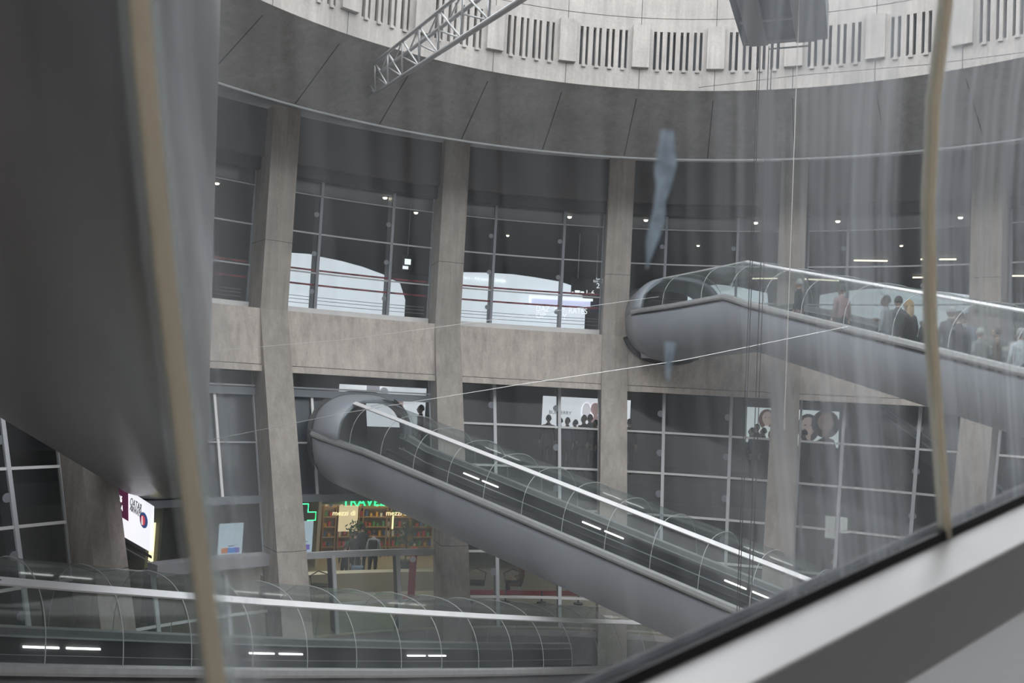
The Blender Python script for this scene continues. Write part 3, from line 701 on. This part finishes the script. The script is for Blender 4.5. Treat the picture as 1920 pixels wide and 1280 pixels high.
r,at,bx,po,X,wd,hh,N=frameq('advert_lightbox','white illuminated fashion advert with black brand lettering and a pink figure, behind the centre column','advert',1018,746,1183,807,21.5,ADW)
text('BURBERRY','brand_lettering',.18,INK,at(.075,.46,.02),X,r,.004,'LEFT',1.0)
face(po,.60,.70,.045,.16,SK1,SK1,1.2,.03,1.2); po([(.53,.0),(.68,.0),(.665,.35),(.62,.5),(.57,.4)],.03,'printed_shoulder',SK1); po(ell(.50,.6,.05,.25),.025,'printed_shadow_figure',emit('advert_blush',(.85,.8,.84,1),.7))
r,at,bx,po,X,wd,hh,N=frameq('advert_lightbox','illuminated beauty advert with three women, split by the column behind the upper right tube','advert',1399,767,1574,834,21.5,ADG)
face(po,.235,.70,.055,.2,SK2,HB,1.7,.02,1.5); po([(.14,.0),(.34,.0),(.33,.42),(.22,.50),(.15,.35)],.07,'printed_blouse',PW)
face(po,.68,.55,.08,.26,SK2,HR,1.5,.02,1.5); face(po,.86,.68,.085,.26,SK3,HR,1.75,.05,1.5); po([(.58,0),(.98,0),(.95,.22),(.86,.3),(.74,.12),(.62,.2)],.10,'printed_dresses',PK)
r,at,bx,po,X,wd,hh,N=frameq('advert_lightbox','white and pink illuminated advert behind the dark portal transom above the middle tube','advert',637,724,800,800,21.0,ADW)
po(ell(.5,.86,.05,.12),.03,'printed_figure',emit('advert_grey',(.55,.55,.6,1),.4)); face(po,.66,.62,.06,.16,SK1,SK1,1.25,.03,1.3); po([(.3,.86),(.45,.86),(.45,1),(.3,1)],.03,'printed_panel',emit('advert_grey2',(.5,.5,.56,1),.4))
# slanted advert at lower left
def slanted():
    c=[ray(213,905)*23.2,ray(283,950)*21.6,ray(281,1034)*21.6,ray(216,997)*23.2]
    root=empty('advert_lightbox',c[3]); tag(root,'slanted airline advert with maroon corner and round crest at lower left below the overhead tube','advert')
    def pt(u,v,off=0):
        a=c[0].lerp(c[1],u); b=c[3].lerp(c[2],u); n=(c[1]-c[0]).cross(c[3]-c[0]).normalized(); n=n if n.y<0 else -n
        return b.lerp(a,v)+n*off
    def pl(pts,off,nm,mt,par=root,th=.012):
        m=MB(); m.loft([[pt(u,v,off) for u,v in pts],[pt(u,v,off+th) for u,v in pts]]); return m.build(nm,mt,par)
    pl([(0,0),(1,0),(1,1),(0,1)],-.08,'screen',ADW,root,.08)
    pl([(0,.40),(.42,.40),(.42,1),(0,1)],.01,'maroon_field',emit('maroon',(.13,.02,.07,1),.35))
    pl(ell(.84,.62,.10,.17),.01,'crest_ring',emit('crest_blue',(.02,.07,.22,1),.5)); pl(ell(.84,.62,.055,.11),.03,'crest_centre',emit('crest_red',(.55,.05,.08,1),.6)); pl([(.825,.53),(.855,.53),(.845,.71),(.835,.71)],.05,'crest_tower',ADG)
    X=(c[1]-c[0]).normalized(); X2=Vector((X.x,X.y,X.z))
    for s,u,v,sz,mt in(('QATAR',.48,.78,.26,INKG),('AIRWAYS',.48,.66,.19,INKG),('PARIS',.06,.72,.22,EW),('DOHA',.06,.56,.2,EW)):
        cu=bpy.data.curves.new('lettering','FONT'); cu.body=s; cu.size=sz; cu.extrude=.004; cu.materials.append(mt); o=bpy.data.objects.new('lettering',cu); COL.objects.link(o)
        Z=X.cross(Vector((0,0,1))).normalized(); Y=Z.cross(X)
        o.rotation_euler=Matrix((X,Y,Z)).transposed().to_euler(); o.location=pt(u,v,.03); o.scale=(.8,1,1); o=tomesh(o); o.parent=root; o.matrix_parent_inverse=world(root).inverted()
    pl([(0,-.16),(1,-.16),(1,-.1),(0,-.1)],-.05,'dark_ledge',DARK); pl([(0,-.24),(1,-.24),(1,-.22),(0,-.22)],-.02,'ledge_rail',STEEL)
INKG=simple('advert_grey_ink',(.25,.25,.28,1),.6)
slanted()
def lampwall():
    a=on_cyl(293,950,18.6); root=empty('wall_light_column',a); tag(root,'slim lit wall column with a warm vertical light right of the airline advert','light')
    for off,w_,z0,z1,mt,nm in((0,.35,-7,-3.4,simple('olive_post',(.16,.15,.10,1),.6),'post'),(.03,.07,-5.6,-4.2,emit('warm_strip',(1,.85,.5,1),1.6),'light_tube')):
        m=MB(); m.box((a.x+off,a.y-(.2 if nm!='post' else 0),(z0+z1)/2),(w_,.2,z1-z0)); m.build(nm,mt,root)
lampwall()

# ------------------------------------------------------------------ standing posters
BLUEP=emit('poster_blue',(.10,.30,.75,1),.5); ORP=emit('poster_orange',(.75,.25,.10,1),.5); PUR=emit('poster_purple',(.25,.18,.6,1),.5); PALE=emit('poster_pale',(.62,.74,.82,1),.55)
for (x0,y0,x1,y1,lab) in((413,981,457,1042,'white standing poster with orange and blue strip left of the left concrete column'),(548,977,588,1036,'white standing poster with blue strip half hidden right of the left concrete column')):
    r,at,bx,po,X,wd,hh,N=frameq('standing_poster',lab,'poster',x0,y0,x1,y1,17.3,PALE,.06,'standing posters behind the lower glass')
    bx(.12,.10,.38,.26,.01,.015,'orange_strip',ORP); bx(.38,.10,.7,.26,.01,.015,'blue_strip',BLUEP); bx(.7,.10,.88,.26,.01,.015,'purple_strip',PUR); bx(.4,.30,.62,.325,.01,.015,'caption',INKG); bx(.66,.35,.78,.36,.01,.015,'logo_mark',INK)
    m=MB(); b=at(.5,0,-.1); m.bar((b.x,b.y,b.z),(b.x,b.y,-7.0),.06); m.box((b.x,b.y,-6.98),(.4,.3,.04)); m.build('stand',STEEL,r)

# ------------------------------------------------------------------ travel shop
GRN=emit('green_neon',(.03,1,.25,1),2.6); YEL=emit('warm_sign',(1,.78,.42,1),1.5); SHOPW=simple('warm_shop_wall',(.45,.38,.27,1),.6)
def shop():
    R=24.2
    k0,k1=kof(on_cyl(600,950,R)),kof(on_cyl(830,950,R))
    root=empty('travel_shop',cyl((k0+k1)/2,R,-7)); tag(root,'warm-lit travel shop front with green neon name under the middle tube','shop')
    m=MB(); sweep(m,k0,k1,rect(R+2.4,R+2.5,-7,-3.35),.05); m.build('back_wall',SHOPW,root)
    m=MB(); sweep(m,k0,k1,rect(R,R+.1,-4.62,-3.32),.05); m.build('fascia',simple('shop_fascia',(.05,.09,.06,1),.6),root)
    for kk in(k0,k1):
        m=MB(); m.bar(cyl(kk,R+1.2,-7),cyl(kk,R+1.2,-3.35),.12,2.5,rad(kk)); m.build('side_wall',SHOPW,root)
    for px,ww in((615,.5),(655,1.0),(700,1.3),(745,1.0),(790,1.1)):
        p=on_cyl(px,1000,R+2.1); kk=kof(p); sh=MB(); T=tan_(kk); Q=rad(kk); Rm=Matrix((T,Q,Vector((0,0,1)))).transposed()
        for z in(-6.6,-6.2,-5.8,-5.4,-5.0): sh.box((p.x,p.y,z),(ww,.35,.04),Rm)
        for e in(-1,1): sh.box(Vector((p.x,p.y,-6))+T*(ww/2*e),(.04,.35,2),Rm)
        s=sh.build('shelf_unit',simple('shelf_wood',(.30,.2,.1,1),.6),root)
        for z in(-6.6,-6.2,-5.8,-5.4,-5.0):
            x=-ww/2+.1
            while x<ww/2-.08:
                g=MB(); h_=random.uniform(.12,.26); g.box(Vector((p.x,p.y,z+h_/2+.02))+T*x,(.09,.16,h_),Rm)
                g.build('goods',random.choice(GOODS),s); x+=random.uniform(.16,.24)
    for px,w_,nm in((645,.9,'mezzi di'),(745,.8,'mezzi di')):
        p=on_cyl(px,966,R-.3); T=tan_(kof(p)); text(nm,'lit_lettering',.27,YEL,p-T*.45,T,root,.02)
    for px in(652,):
        p=on_cyl(px,985,R+.9); T=tan_(kof(p)); m=MB(); m.box((p.x,p.y,-5.3),(.75,.05,1.0),Matrix((T,rad(kof(p)),Vector((0,0,1)))).transposed()); m.build('lit_menu_panel',emit('menu_cream',(.8,.62,.38,1),.7),root)
    p=on_cyl(736,985,R+.2); m=MB(); m.bar((p.x,p.y,-5.6),(p.x,p.y,-5.1),.06); m.build('lit_tube',YEL,root)
    a=on_cyl(641,948,R-.15); T=tan_(kof(a)); text('TRAVEL PHARMACY','neon_lettering',.47,GRN,Vector((a.x,a.y,a.z)),T,root,.03,'LEFT',1.05)
    c=on_cyl(571,943,R-3.0); T=tan_(kof(c)); m=MB(); c.z=-4.62
    s=.14; path=[(-s,3*s),(s,3*s),(s,s),(3*s,s),(3*s,-s),(s,-s),(s,-3*s),(-s,-3*s),(-s,-s),(-3*s,-s),(-3*s,s),(-s,s),(-s,3*s)]
    m.tube([c+T*u+Vector((0,0,v)) for u,v in path],.02,6)
    cr=m.build('neon_pharmacy_cross',GRN); tag(cr,'green neon outline cross just right of the left concrete column','sign')
    L=bpy.data.lights.new('shop_lamp','AREA'); L.energy=32; L.color=(1,.78,.5); L.size=4; L.shape='RECTANGLE'; L.size_y=1.2
    lo=bpy.data.objects.new('shop_lamp',L); COL.objects.link(lo); lo.location=cyl((k0+k1)/2,R+.9,-3.5); lo.parent=root; lo.matrix_parent_inverse=world(root).inverted()
GOODS=[simple('goods_%s'%n,c,.6) for n,c in(('green',(.1,.3,.12,1)),('red',(.5,.08,.06,1)),('white',(.7,.68,.6,1)),('amber',(.6,.35,.08,1)),('blue',(.08,.15,.35,1)))]
shop()
def potted(x,R,lab):
    p=on_cyl(x,1020,R); p.z=-7; root=empty('potted_tree',p); tag(root,lab,'plant','potted trees by the shop')
    m=MB(); m.tube([p,p+Vector((0,0,.45))],[.18,.24],12); m.build('pot',FIN,root)
    m=MB(); m.tube([p+Vector((0,0,.4)),p+Vector((0,0,1.3))],.025,6); m.build('stem',simple('bark',(.1,.07,.04,1),.8),root)
    rnd=random.Random(x); m=MB()
    for i in range(170):
        d=Vector((rnd.gauss(0,1),rnd.gauss(0,1),rnd.gauss(0,1.25))).normalized()*rnd.uniform(.15,.5); c=p+Vector((0,0,1.45))+d
        u=Vector((rnd.uniform(-1,1),rnd.uniform(-1,1),rnd.uniform(-1,1))).normalized(); v=u.orthogonal().normalized()
        m.add([c-u*.09,c+v*.035,c+u*.09,c-v*.035,c+u.cross(v)*.008],[(0,1,4),(1,2,4),(2,3,4),(3,0,4),(0,3,2,1)])
    m.build('foliage',simple('leaf_green',(.05,.12,.05,1),.6),root)
potted(762,23.0,'dark leafy potted tree at the right end of the travel shop'); potted(668,23.2,'dark leafy potted tree in front of the lit menu panel')
def kiosk():
    p=on_cyl(773,1080,18.6); p.z=-7; root=empty('red_information_post',p); tag(root,'tall narrow red post with round white dial below the shop','post')
    m=MB(); m.box(p+Vector((0,0,.85)),(.22,.2,1.7)); m.build('body',REDP,root)
    m=MB(); m.box(p+Vector((0,0,.05)),(.5,.5,.1)); m.build('foot',REDP,root)
    m=MB(); q=p+Vector((0,-.11,1.35)); m.tube([q,q+Vector((0,-.02,0))],.1,16); m.build('dial',EWD,root)
REDP=simple('red_paint',(.42,.05,.06,1),.5); EWD=simple('dial_white',(.8,.8,.78,1),.5)
kiosk()
# CURRENCY lettering behind the middle tube
p=on_cyl(1038,954,23.5); T=tan_(kof(p)); r=empty('exchange_fascia',p+T*1.2); tag(r,'grey exchange counter fascia with dark lettering seen through the middle tube vault','sign')
m=MB(); m.box(p+T*1.3+rad(kof(p))*.15,(3.4,.1,.75),Matrix((T,rad(kof(p)),Vector((0,0,1)))).transposed()); m.build('fascia',simple('fascia_grey',(.16,.16,.16,1),.6),r)
text('CURRENCY','lettering',.36,EMD,p-Vector((0,0,.12)),T,r,.01) if 0 else text('CURRENCY','lettering',.36,simple('letter_dark_red',(.02,.02,.025,1),.4),p+T*.05-Vector((0,0,.12)),T,r,.01,'LEFT',1.1)
# red barrier tape, seats, low wall on the lower floor
m=MB(); a=on_cyl(880,1110,18.2); b=on_cyl(1085,1112,18.2); m.bar(a,b,.03,.16); o=m.build('tape',REDP)
r=empty('barrier',(a+b)/2); r.location.z=-7; tag(r,'long red barrier band on the lower floor under the middle tube','barrier'); o.parent=r; o.matrix_parent_inverse=world(r).inverted()
for q in(0,.33,.66,1):
    c=a.lerp(b,q); m=MB(); m.tube([(c.x,c.y,-7),(c.x,c.y,a.z+.1)],.03,8); m.tube([(c.x,c.y,-7),(c.x,c.y,-6.95)],.16,12); m.build('post',FIN,r)
def seat(x,lab):
    p=on_cyl(x,1105,19.2); p.z=-7; root=empty('lounge_chair',p); tag(root,lab,'chair','dark lounge chairs on the lower floor'); T=tan_(kof(p)); Q=rad(kof(p))
    m=MB(); m.box(p+Vector((0,0,.42)),(.55,.5,.1)); m.build('seat',BLACK,root)
    m=MB(); m.tube([p+T*.28+Vector((0,0,.45)),p+T*.33+Q*.1+Vector((0,0,.75)),p+Q*.3+Vector((0,0,.85)),p-T*.33+Q*.1+Vector((0,0,.75)),p-T*.28+Vector((0,0,.45))],.02,6); m.build('back_hoop',BLACK,root)
    for sx in(-1,1):
        for sy in(-1,1):
            m=MB(); m.tube([p+T*.24*sx+Q*.2*sy,p+T*.2*sx+Q*.16*sy+Vector((0,0,.4))],.014,6); m.build('leg',STEEL,root)
seat(893,'dark hoop-backed chair at the left end of the red barrier'); seat(962,'dark hoop-backed chair beside the seated dark-clothed person'); seat(600,'dark hoop-backed chair left of the red post')
m=MB(); sweep(m,.2,5,rect(19.9,20.4,-7,-6.35),.1); o=m.build('low_counter_wall',simple('beige_counter',(.40,.37,.29,1),.6)); tag(o,'long pale beige low wall curving across the lower floor','wall')
# doorway reflection made of glowing panels, and sloping escalator behind the lower right glass
r,at,bx,po,X,wd,hh,N=frameq('doorway_reflection','pale doorway reflection built as glowing panels behind the lower right glass, beside a walking person','doorway',1548,950,1590,1010,24,None)
bx(0,0,.45,.75,0,.05,'glow_panel',emit('dim_panel',(.5,.5,.48,1),.45)); bx(.5,.2,1,.8,0,.05,'glow_panel',emit('dim_panel2',(.6,.6,.58,1),.5)); bx(.92,.85,1,1,0,.05,'bright_spot',EW); m=MB(); c=at(.5,0); m.box((c.x,c.y,(c.z-7)/2),(wd*1.2,.1,c.z+7)); m.build('door_leaf',WALLD,r)
def inner_esc():
    a=ray(1655,778)*31; b=ray(1880,935)*28; root=empty('interior_escalator',(a+b)/2); tag(root,'dim escalator slanting down behind the right-hand lower glass','escalator')
    d=(b-a).normalized(); n=Vector((d.y,-d.x,0)).normalized()
    for off in(0,.9):
        m=MB(); m.bar(a+n*off,b+n*off,.08,.5); m.build('balustrade',WALLD,root); m=MB(); m.bar(a+n*off+Vector((0,0,.3)),b+n*off+Vector((0,0,.3)),.09,.06); m.build('handrail',STEEL,root)
    m=MB(); m.bar(a+n*.45-Vector((0,0,.3)),b+n*.45-Vector((0,0,.3)),.8,.2); m.build('steps',DECK,root)
inner_esc()

# ------------------------------------------------------------------ people
def person_mesh(cloth,pants,skin,pose='stand',seed=0):
    rnd=random.Random(seed); bm=bmesh.new(); lay=bm.verts.layers.skin.verify()
    def V(p,r):
        v=bm.verts.new(p); v[lay].radius=r if hasattr(r,'__len__') else (r,r); return v
    sit=pose=='sit'
    hz=.50 if sit else .95
    pel=V((0,0,hz),(.15,.11)); pel[lay].use_root=True
    sp=V((0,-.01,hz+.22),(.14,.10)); ch=V((0,0,hz+.42),(.17,.11)); nk=V((0,.0,hz+.54),(.06,.06)); hd0=V((0,.015,hz+.62),(.065,.07))
    for a,b in((pel,sp),(sp,ch),(ch,nk),(nk,hd0)): bm.edges.new((a,b))
    sw=.16 if pose=='walk' else 0
    for s in(-1,1):
        if sit: pts=[((.10*s,.05,hz-.02),.09),((.11*s,.46,hz),.07),((.11*s,.46,.08),.045),((.12*s,.58,.04),.035)]
        else: pts=[((.09*s,sw*s*.2,hz-.1),.095),((.10*s,sw*s*.8,.50),.065),((.10*s,sw*s*1.0-.05*abs(sw),.09),.042),((.11*s,sw*s+.12,.035),.035)]
        pr=pel
        for p,r in pts: v=V(p,r); bm.edges.new((pr,v)); pr=v
        arm=[((.17*s,0,hz+.47),.06),((.235*s,-.02,hz+.22),.045)]
        if pose=='walk': arm+=[((.25*s,.10-.12*s,hz+.0),.034)]
        elif pose=='reach' and s>0: arm+=[((.22*s,.25,hz+.32),.034)]
        elif sit: arm+=[((.17*s,.25,hz+.16),.034)]
        else: arm+=[((.25*s,.05,hz-.02),.034)]
        pr=ch
        for p,r in arm: v=V(p,r); bm.edges.new((pr,v)); pr=v
    me=bpy.data.meshes.new('p'); bm.to_mesh(me); bm.free()
    o=bpy.data.objects.new('p',me); COL.objects.link(o); o.modifiers.new('s','SKIN').use_smooth_shade=True; sb=o.modifiers.new('u','SUBSURF'); sb.levels=1; sb.render_levels=1
    dg=bpy.context.evaluated_depsgraph_get(); ev=bpy.data.meshes.new_from_object(o.evaluated_get(dg)); bpy.data.objects.remove(o); 
    bm=bmesh.new(); bm.from_mesh(ev)
    vs=[v.co.copy() for v in bm.verts]; fs=[tuple(v.index for v in f.verts) for f in bm.faces]; bm.free()
    mb=MB(); mb.add(vs,fs)
    # head with jaw, nose, ears
    hc=Vector((0,.02,hz+.70)); n,mm=14,10; rings=[]
    for i in range(mm+1):
        t=pi*min(max(i/mm,.01),.99); q=1-.28*max(0,-cos(t))
        rings.append([hc+Vector((.078*q*sin(t)*cos(2*pi*k/n),.098*(1-.15*max(0,-cos(t)))*sin(t)*sin(2*pi*k/n)+(.012 if cos(t)<0 else 0),.122*cos(t))) for k in range(n)])
    mb.loft(rings)
    mb.add([hc+Vector(p) for p in((-.014,.095,-.025),(.014,.095,-.025),(0,.125,-.02),(0,.098,.03))],[(0,1,2),(0,2,3),(1,3,2),(0,3,1)])
    for s in(-1,1): mb.ball(hc+Vector((.08*s,0,-.005)),(.012,.02,.03),6,5)
    # hands: palm, four unequal fingers and a thumb
    for s in(-1,1):
        if pose=='walk': wv=Vector((.25*s,.10-.12*s,hz)); dr=Vector((0,.15,-1)).normalized()
        elif pose=='reach' and s>0: wv=Vector((.22*s,.25,hz+.32)); dr=Vector((0,1,.1)).normalized()
        elif sit: wv=Vector((.17*s,.25,hz+.16)); dr=Vector((-.2*s,1,-.2)).normalized()
        else: wv=Vector((.25*s,.05,hz-.02)); dr=Vector((0,.12,-1)).normalized()
        sd=dr.cross(Vector((s,0,0))).normalized()
        mb.tube([wv-dr*.02,wv+dr*.03,wv+dr*.09],[.026,.034,.036],8)
        for i,l in enumerate((.07,.08,.075,.06)):
            b=wv+dr*.085+sd*(.024-.016*i); mb.tube([b,b+dr*l*.55,b+dr*l-Vector((s*.012,0,0))],[.009,.0085,.006],5)
        b=wv+dr*.03+sd*.03; mb.tube([b,b+sd*.03+dr*.03,b+sd*.035+dr*.06],[.011,.010,.007],5)
    out=mb.build('person_body',skin,None,True); me=out.data; me.materials.append(cloth); me.materials.append(pants)
    for p in me.polygons:
        c=p.center; z=c.z
        if z>hz+.575: p.material_index=0
        elif (z<hz+.04 and abs(c.x)<.2 and not sit) or (sit and z<hz+.12 and abs(c.x)<.16): p.material_index=2
        elif (abs(c.x)>.19 and z<hz+.02 and not sit) or (c.y>.22 and z>hz+.1): p.material_index=0
        else: p.material_index=1
        if p.index>=len(fs): p.material_index=0
    return out,hc,hz
HAIRD=simple('dark_hair',(.02,.017,.015,1),.7); HAIRL=simple('blond_hair',(.55,.36,.20,1),.6); HAIRG=simple('grey_hair',(.4,.4,.4,1),.7)
SKA=simple('skin_light',(.55,.36,.27,1),.6); SKB=simple('skin_dark',(.16,.09,.06,1),.6)
def person(loc,rz,label,cloth,pants=None,skin=None,hair=None,pose='stand',longhair=False,sc=1.0,group=None,cap=None,bag=None,seed=0):
    pants=pants or BLACKC; skin=skin or SKA; hair=hair or HAIRD
    body,hc,hz=person_mesh(cloth,pants,skin,pose,seed)
    root=empty('person',(0,0,0)); tag(root,label,'person',group)
    body.name='body'; body.parent=root
    h=MB(); n=12; rings=[]
    for i in range(7):
        t=pi*(.02+.56*i/6); rings.append([hc+Vector((.09*sin(t)*cos(2*pi*k/n),-.012+.105*sin(t)*sin(2*pi*k/n)*(1 if sin(2*pi*k/n)<0 else .72),.012+.132*cos(t))) for k in range(n)])
    h.loft(rings)
    if longhair: h.ball(hc+Vector((0,-.055,-.09)),(.092,.06,.19),12,9)
    h.build('hair' if not cap else 'cap',cap or hair,None,True)
    ho=COL.objects[-1]; ho.parent=root
    if bag:
        m=MB(); m.box((0,-.2,hz+.3),(.3,.16,.42)); b=m.build('backpack',bag); b.parent=root; mo=b.modifiers.new('b','BEVEL'); mo.width=.05; mo.segments=3
    root.location=loc; root.rotation_euler=(0,0,rz); root.scale=(sc,)*3
    return root
BLACKC=simple('black_cloth',(.02,.021,.025,1),.85); GREYC=simple('grey_marl_cloth',(.28,.30,.33,1),.85); NAVYC=simple('navy_cloth',(.05,.07,.12,1),.85)
TEEC=simple('dark_tee_cloth',(.04,.045,.05,1),.85); PINKC=simple('dusky_pink_cloth',(.35,.22,.23,1),.85); WHC=simple('white_blue_print_cloth',(.6,.65,.78,1),.8,0,0,.5,0,14,.5); BRNC=simple('brown_cloth',(.14,.09,.06,1),.85); SLC=simple('slate_cloth',(.13,.17,.23,1),.85)
def in_up(px,u=.1):
    best=None
    for i in range(600):
        t=up_.L[2]-2+i*.03
        p=up_.pt(t,u,0); v=p; zc=v.dot(Fw); xx=960+F_PX*(v.dot(XC))/zc
        if best is None or abs(xx-px)<best[0]: best=(abs(xx-px),t)
    p,r_,d_=up_.frame(best[1]); q=up_.pt(best[1],u,-1.0); return q,math.atan2(-d_.x,d_.y)+pi+sin(px)*.5
RIDERS=[(1497,.4,'grey-capped person in a dark tee standing just right of the tube crest',TEEC,dict(skin=SKA,cap=simple('grey_cap',(.5,.5,.5,1),.8),pants=PINKC)),
 (1577,-.3,'person in a dusky pink top standing second from the tube crest',PINKC,dict()),
 (1661,.5,'dark-haired man in a grey hooded top leaning in the upper right tube',GREYC,dict(skin=SKB,pose='reach',pants=SLC)),
 (1683,-.2,'person in black between the grey hooded man and the blond woman',BLACKC,dict(skin=SKA,pose='reach')),
 (1703,.5,'blond long-haired woman in a black coat riding the upper right tube',BLACKC,dict(hair=HAIRL,longhair=True)),
 (1740,.5,'dark-haired smaller person in black beside the yellowed joint',BLACKC,dict(sc=.9)),
 (1783,0,'tall person in dark slate clothes just right of the yellowed joint',TEEC,dict(hair=HAIRG)),
 (1797,.6,'person in black behind the smeared glass right of the joint',BLACKC,dict(sc=.98)),
 (1812,-.2,'person in a slate blue jacket bending forward right of the joint',SLC,dict(bag=SLC,sc=.95)),
 (1838,.5,'small person in a speckled grey top, head just above the tube edge',simple('speckled_cloth',(.3,.3,.3,1),.9,0,0,.5,0,40,.7),dict(sc=.84,hair=HAIRG)),
 (1868,-.2,'person in brown low behind the tube edge near the right of the view',BRNC,dict(sc=.85)),
 (1914,.4,'person in a white and blue print top at the right edge of the view',WHC,dict(sc=.92,hair=HAIRG))]
for px,u,lab,cl,kw in RIDERS:
    q,rz=in_up(px,u); person(q,rz,lab,cl,group='people riding the upper right tube',**dict(kw,sc=kw.get('sc',1)*1.06))
def floorperson(px,R,z,lab,cl,rz=0,grp='people waiting in front of the adverts',**kw):
    p=on_cyl(px,800,R); 
    for _ in range(6):
        r_=ray(px,640); 
    p.z=z; person(p,rz,lab,cl,group=grp,**kw)
Z2=-2.75
for i,(px,R,lab,s) in enumerate([(1028,19.8,'dark silhouetted person at the left edge of the fashion advert',1.03),(1050,20.4,'dark silhouetted person left of the mullion under the advert lettering',.98),(1064,19.7,'dark silhouetted person right of the mullion under the advert lettering',1.0),
      (1079,20.3,'short dark silhouetted person with round head in the middle of the fashion advert',.96),(1095,19.7,'dark silhouetted person, left one of the two tall heads before the fashion advert',1.06),(1106,20.5,'dark silhouetted person, right one of the two tall heads before the fashion advert',1.07),(1117,19.8,'dark silhouetted person beside the pink figure of the fashion advert',.98),
      (1180,19.9,'dark silhouetted person just right of the centre column',1.03),(1411,19.8,'dark silhouetted person at the left of the beauty advert',1.0),(1420,20.7,'taller dark silhouetted person at the left of the beauty advert',1.06),(1433,19.8,'dark silhouetted person under the white blouse of the beauty advert',1.01),(1446,19.9,'dark silhouetted person beside the column at the beauty advert',.96),
      (1509,19.9,'dark silhouetted person in front of the two women of the beauty advert',1.02),(788,19.4,'dark silhouetted person above the vault of the middle tube',1.1)]):
    floorperson(px,R,Z2,lab,[BLACKC,TEEC,NAVYC][i%3],rz=(i*1.3)%3,sc=s*1.1)
for px,R,lab,cl,sc in((679,21.6,'dark-coated person left of the thin mullion in front of the travel shop',BLACKC,1.0),(692,22.5,'person in a long dark coat by the mullion at the travel shop',TEEC,1.05),(714,21.6,'broad person in grey with backpack in the middle of the travel shop',GREYC,1.02),(662,21.0,'shorter person with luggage at the left of the travel shop',BLACKC,.8)):
    floorperson(px,R,-7,lab,cl,grp='people at the travel shop',sc=sc,bag=BLACKC if 'backpack' in lab else None)
floorperson(1574,21.2,-7,'person in black walking beside the pale doorway reflection',BLACKC,rz=1.2,grp=None,pose='walk')
floorperson(992,18.9,-7,'person in brown sitting hunched behind the red barrier',BRNC,rz=1.8,grp=None,pose='sit')
# suitcases beside the shop visitors
def case(px,R,lab):
    p=on_cyl(px,1040,R); p.z=-7; root=empty('suitcase',p); tag(root,lab,'suitcase','suitcases at the travel shop')
    m=MB(); m.box(p+Vector((0,0,.38)),(.42,.26,.62)); b=m.build('body',SLC,root); q=b.modifiers.new('b','BEVEL'); q.width=.04; q.segments=3
    m=MB(); m.tube([p+Vector((-.12,.08,.66)),p+Vector((-.12,.08,1.0)),p+Vector((.12,.08,1.0)),p+Vector((.12,.08,.66))],.012,6); m.build('handle',STEEL,root)
    for s in(-1,1):
        m=MB(); m.tube([p+Vector((.15*s-.02,0,.035)),p+Vector((.15*s+.02,0,.035))],.035,10); m.build('wheel',BLACK,root)
case(672,20.9,'dark blue suitcase standing left of the thin mullion')
# hanging plate below the upper tube collar
def plate():
    a=on_cyl(1198,632,16.9); root=empty('support_bracket',a); tag(root,'pale triangular support plate under the collar of the upper right tube','bracket')
    m=MB(); c=[on_cyl(x,y,R) for x,y,R in((1198,632,16.85),(1212,630,16.85),(1240,655,16.6),(1262,673,16.5),(1202,671,16.85))]; m.loft([c,[p+Vector((.02,-.06,0)) for p in c]]); m.build('plate',GREYP,root)
    m=MB(); m.box(on_cyl(1206,627,16.9),(.28,.2,.12)); m.build('fixing_block',WHITE,root)
GREYP=simple('pale_plate',(.52,.53,.56,1),.4)
plate()

# fill lights added to lift the dim inner floors
def area(name,loc,e,sx,sy,col=(1,.93,.82)):
    L=bpy.data.lights.new(name,'AREA'); L.energy=e; L.color=col; L.shape='RECTANGLE'; L.size=sx; L.size_y=sy; o=bpy.data.objects.new(name,L); COL.objects.link(o); o.location=loc; o['label']='soft fill light added over the inner floor'; o['category']='light'; return o
for k in(0.5,2.5,4.5):
    area('floor_fill_upper',cyl(k,24,6.2),16,6,2); area('floor_fill_middle',cyl(k,22,.1),8,5,1.5); area('floor_fill_lower',cyl(k,20,-3.5),60,5,1.5)
